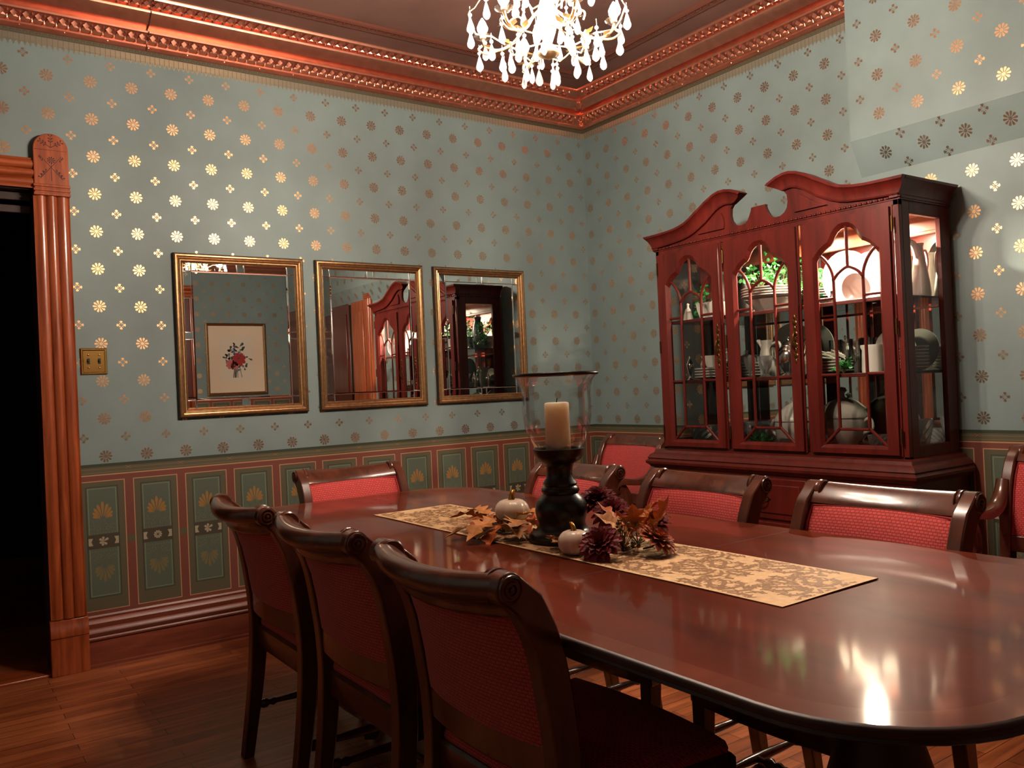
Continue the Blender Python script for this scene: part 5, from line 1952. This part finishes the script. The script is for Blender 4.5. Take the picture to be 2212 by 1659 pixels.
cutbowl('wide sparkling cut glass bowl on the cabinet bottom, behind the left door', -0.24, -1.20, 0.095, 0.105)
cutbowl('smaller cut glass bowl beside the wide one, right edge of the left door', -0.25, -1.385, 0.072, 0.120)
cutbowl('cut glass bowl on the cabinet bottom, left edge of the middle door', -0.20, -1.545, 0.065, 0.105)
cutbowl('low cut glass dish before the large tureen, behind the right door', -0.34, -2.04, 0.050, 0.034)
cutbowl('cut glass bowl on the cabinet bottom between the tureen and the side pane', -0.25, -2.205, 0.055, 0.075)
cutbowl('square looking deep cut glass bowl at the side pane, cabinet bottom', -0.20, -2.335, 0.070, 0.140)
ivy('low green sprig on the cabinet bottom behind the middle door', (-0.30, -1.600, S3), (0.045, 0.075, 0.045), 80, 14)
vessel('covered_dish', 'white covered china dish with side handle behind the right of the middle door', 'dish', (-0.25, -1.765, S3),
       [(0.001, 0), (0.06, 0), (0.064, 0.014), (0.090, 0.05), (0.096, 0.11), (0.092, 0.135)], CHINA,
       [[(0, 0.085, 0.12), (0, 0.125, 0.135), (0, 0.135, 0.085), (0, 0.088, 0.05)]], None,
       [(0.098, 0.135), (0.098, 0.142), (0.078, 0.175), (0.045, 0.205), (0.014, 0.222), (0.010, 0.232), (0.018, 0.244), (0.001, 0.252)], hr=0.008)
vessel('tureen', 'large grey white china tureen with domed lid behind the right door', 'tureen', (-0.215, -2.000, S3),
       [(0.001, 0), (0.062, 0), (0.068, 0.014), (0.060, 0.026), (0.102, 0.075), (0.112, 0.125), (0.108, 0.150)], CHINAG,
       [[(0, -0.100, 0.13), (0, -0.135, 0.145), (0, -0.145, 0.10), (0, -0.100, 0.08)], [(0, 0.100, 0.13), (0, 0.130, 0.145), (0, 0.138, 0.10), (0, 0.100, 0.08)]], None,
       [(0.114, 0.150), (0.114, 0.157), (0.096, 0.190), (0.060, 0.222), (0.020, 0.238), (0.012, 0.246), (0.012, 0.262), (0.022, 0.272), (0.016, 0.286), (0.001, 0.290)], hr=0.008)
# ================================================================== CHANDELIER
CHX, CHY = -2.014, -2.200
ch = thing('chandelier', 'gilt chandelier with glowing bulbs and hanging crystal drops', 'chandelier', (CHX, CHY, ZC))


def zz(z):
    return z - ZC


b = B()
b.lathe([(0.001, zz(3.083)), (0.065, zz(3.083)), (0.062, zz(3.070)), (0.03, zz(3.055)), (0.012, zz(3.045)), (0.001, zz(3.04))], 20)
b.obj('canopy', CHANDM, ch)
b = B()
for k in range(9):
    z = 3.04 - k * 0.026
    pts = []
    for i in range(9):
        a = 2 * PI * i / 8
        c, s = 0.008 * math.cos(a), 0.018 * math.sin(a)
        pts.append((c, 0, zz(z) + s) if k % 2 else (0, c, zz(z) + s))
    b.tube(pts, 0.0022, 5, caps=False)
b.obj('chain', CHANDM, ch)
b = B()
b.lathe([(0.001, zz(2.815)), (0.010, zz(2.81)), (0.014, zz(2.79)), (0.008, zz(2.76)), (0.012, zz(2.70)), (0.022, zz(2.66)), (0.010, zz(2.62)), (0.009, zz(2.48)), (0.018, zz(2.44)), (0.030, zz(2.40)), (0.034, zz(2.36)),
         (0.022, zz(2.32)), (0.012, zz(2.29)), (0.020, zz(2.285)), (0.036, zz(2.262)), (0.034, zz(2.256)), (0.010, zz(2.245)), (0.001, zz(2.24))], 20)
b.obj('stem', CHANDM, ch, angle=60)
NA = 6
for k in range(NA):
    a = 2 * PI * k / NA + 0.25
    c, s = math.cos(a), math.sin(a)

    def rp(r, z, off=0.0):
        return (r * c - off * s, r * s + off * c, zz(z))
    b = B()
    b.tube(smooth_path([rp(0.025, 2.40), rp(0.07, 2.36), rp(0.11, 2.31), rp(0.16, 2.29), rp(0.20, 2.305), rp(0.212, 2.33)], 4), 0.0048, 8)
    b.tube(smooth_path([rp(0.16, 2.29), rp(0.20, 2.283), rp(0.228, 2.298), rp(0.215, 2.312)], 4), [0.0042] * 13, 6)
    b.tube(smooth_path([rp(0.07, 2.36), rp(0.09, 2.39), rp(0.12, 2.38), rp(0.115, 2.355)], 4), 0.003, 6)
    # metal leaves along the arm
    for r, z, o, p in ((0.12, 2.305, 0.02, 0.2), (0.12, 2.305, -0.02, 0.2), (0.175, 2.297, 0.024, 0.0), (0.175, 2.297, -0.024, 0.0)):
        M_ = Matrix.Translation(rp(r, z)) @ Matrix.Rotation(a + (0.9 if o > 0 else -0.9), 4, 'Z') @ Matrix.Rotation(-p, 4, 'Y')
        pts = [M_ @ Vector(v) for v in ((0, 0, 0), (0.02, 0.011, 0.004), (0.048, 0.0, 0.002), (0.02, -0.011, 0.004))]
        b.add(pts, [(0, 1, 2, 3)])
    arm = b.obj('arm', CHANDM, ch, angle=70)
    b = B()
    b.lathe([(0.001, 0.0), (0.012, 0.002), (0.026, 0.010), (0.029, 0.016), (0.026, 0.014), (0.010, 0.006)], 16, rp(0.212, 2.326))
    b.obj('bobeche', GLASSV, arm, angle=60)
    b = B()
    b.lathe([(0.001, 0.004), (0.0095, 0.004), (0.0095, 0.016), (0.001, 0.017)], 14, rp(0.212, 2.33))
    b.obj('candle_sleeve', SLEEVE, arm)
    b = B()
    b.lathe([(0.001, 0.016), (0.007, 0.017), (0.016, 0.030), (0.017, 0.040), (0.010, 0.056), (0.001, 0.070)], 12, rp(0.212, 2.33))
    b.obj('bulb', BULB, arm, angle=80)
# wire rings that carry the drops
for r, z, nm in ((0.250, 2.385, 'ring'), (0.120, 2.290, 'ring'), (0.10, 2.46, 'ring')):
    b = B()
    b.tube([(r * math.cos(2 * PI * i / 32), r * math.sin(2 * PI * i / 32), zz(z) + 0.012 * math.sin(i * 2 * PI / 4)) for i in range(33)], 0.0026, 6, caps=False)
    b.obj(nm, CHANDM, ch)
# crystal drops
b = B()
b.lathe([(0.001, 0.0), (0.0062, -0.005), (0.0062, -0.009), (0.001, -0.014)], 8)
b.lathe([(0.001, -0.014), (0.0035, -0.020), (0.0085, -0.036), (0.0125, -0.050), (0.0115, -0.058), (0.006, -0.065), (0.001, -0.067)], 8, sy=0.75)
b.tube([(0, 0, 0.02), (0.001, 0, 0.0)], 0.0008, 4)
drop0 = None
drops = []
for n, r, z, ph in ((14, 0.252, 2.373, 0.1), (6, 0.226, 2.295, 0.25), (6, 0.150, 2.285, 0.25), (8, 0.120, 2.277, 0.0), (3, 0.034, 2.223, 0.62), (8, 0.10, 2.445, 0.2), (6, 0.190, 2.290, 0.75), (6, 0.075, 2.33, 0.4)):
    for k in range(n):
        a = 2 * PI * k / n + ph
        drops.append((r * math.cos(a), r * math.sin(a), zz(z), a))
for x, y, z, a in drops:
    if drop0 is None:
        drop0 = b.obj('crystal_drop', CRYST, ch, (x, y, z), (0, 0, a), angle=20)
    else:
        o = drop0.copy()
        COL.objects.link(o)
        o.location = (x, y, z)
        o.rotation_euler = (0, 0, a)

# ================================================================== CAMERA AND RENDER SETTINGS
F_PX = 1808.40
YAW, PIT, ROL = 0.6126, 0.0043, -0.0445
cam = bpy.data.cameras.new('camera')
cam.sensor_fit = 'HORIZONTAL'
cam.sensor_width = 36.0
cam.lens = 36.0 * F_PX / 2212.0
cam.clip_start = 0.05
co = bpy.data.objects.new('camera', cam)
COL.objects.link(co)
f = Vector((math.sin(YAW) * math.cos(PIT), math.cos(YAW) * math.cos(PIT), math.sin(PIT)))
r = Vector((math.cos(YAW), -math.sin(YAW), 0))
u = r.cross(f)
r2_ = r * math.cos(ROL) + u * math.sin(ROL)
u2_ = -r * math.sin(ROL) + u * math.cos(ROL)
m = Matrix((r2_, u2_, -f)).transposed().to_4x4()
m.translation = Vector((-3.6836, -4.2906, 1.2))
co.matrix_world = m
scene.camera = co

w = bpy.data.worlds.new('night')
w.use_nodes = True
w.node_tree.nodes['Background'].inputs[0].default_value = (0.02, 0.018, 0.016, 1)
w.node_tree.nodes['Background'].inputs[1].default_value = 0.3
scene.world = w

vs = scene.view_settings
vs.view_transform = 'Standard'
vs.look = 'None'
vs.exposure = 0.0
vs.gamma = 1.0
vs.use_curve_mapping = False
scene.display_settings.display_device = 'sRGB'
cy = scene.cycles
cy.max_bounces = 8
cy.diffuse_bounces = 1
cy.glossy_bounces = 5
cy.transparent_max_bounces = 24
cy.transmission_bounces = 6
cy.caustics_reflective = False
cy.caustics_refractive = False
cy.sample_clamp_indirect = 10.0
cy.use_denoising = True
cy.use_light_tree = True
cy.adaptive_threshold = 0.02
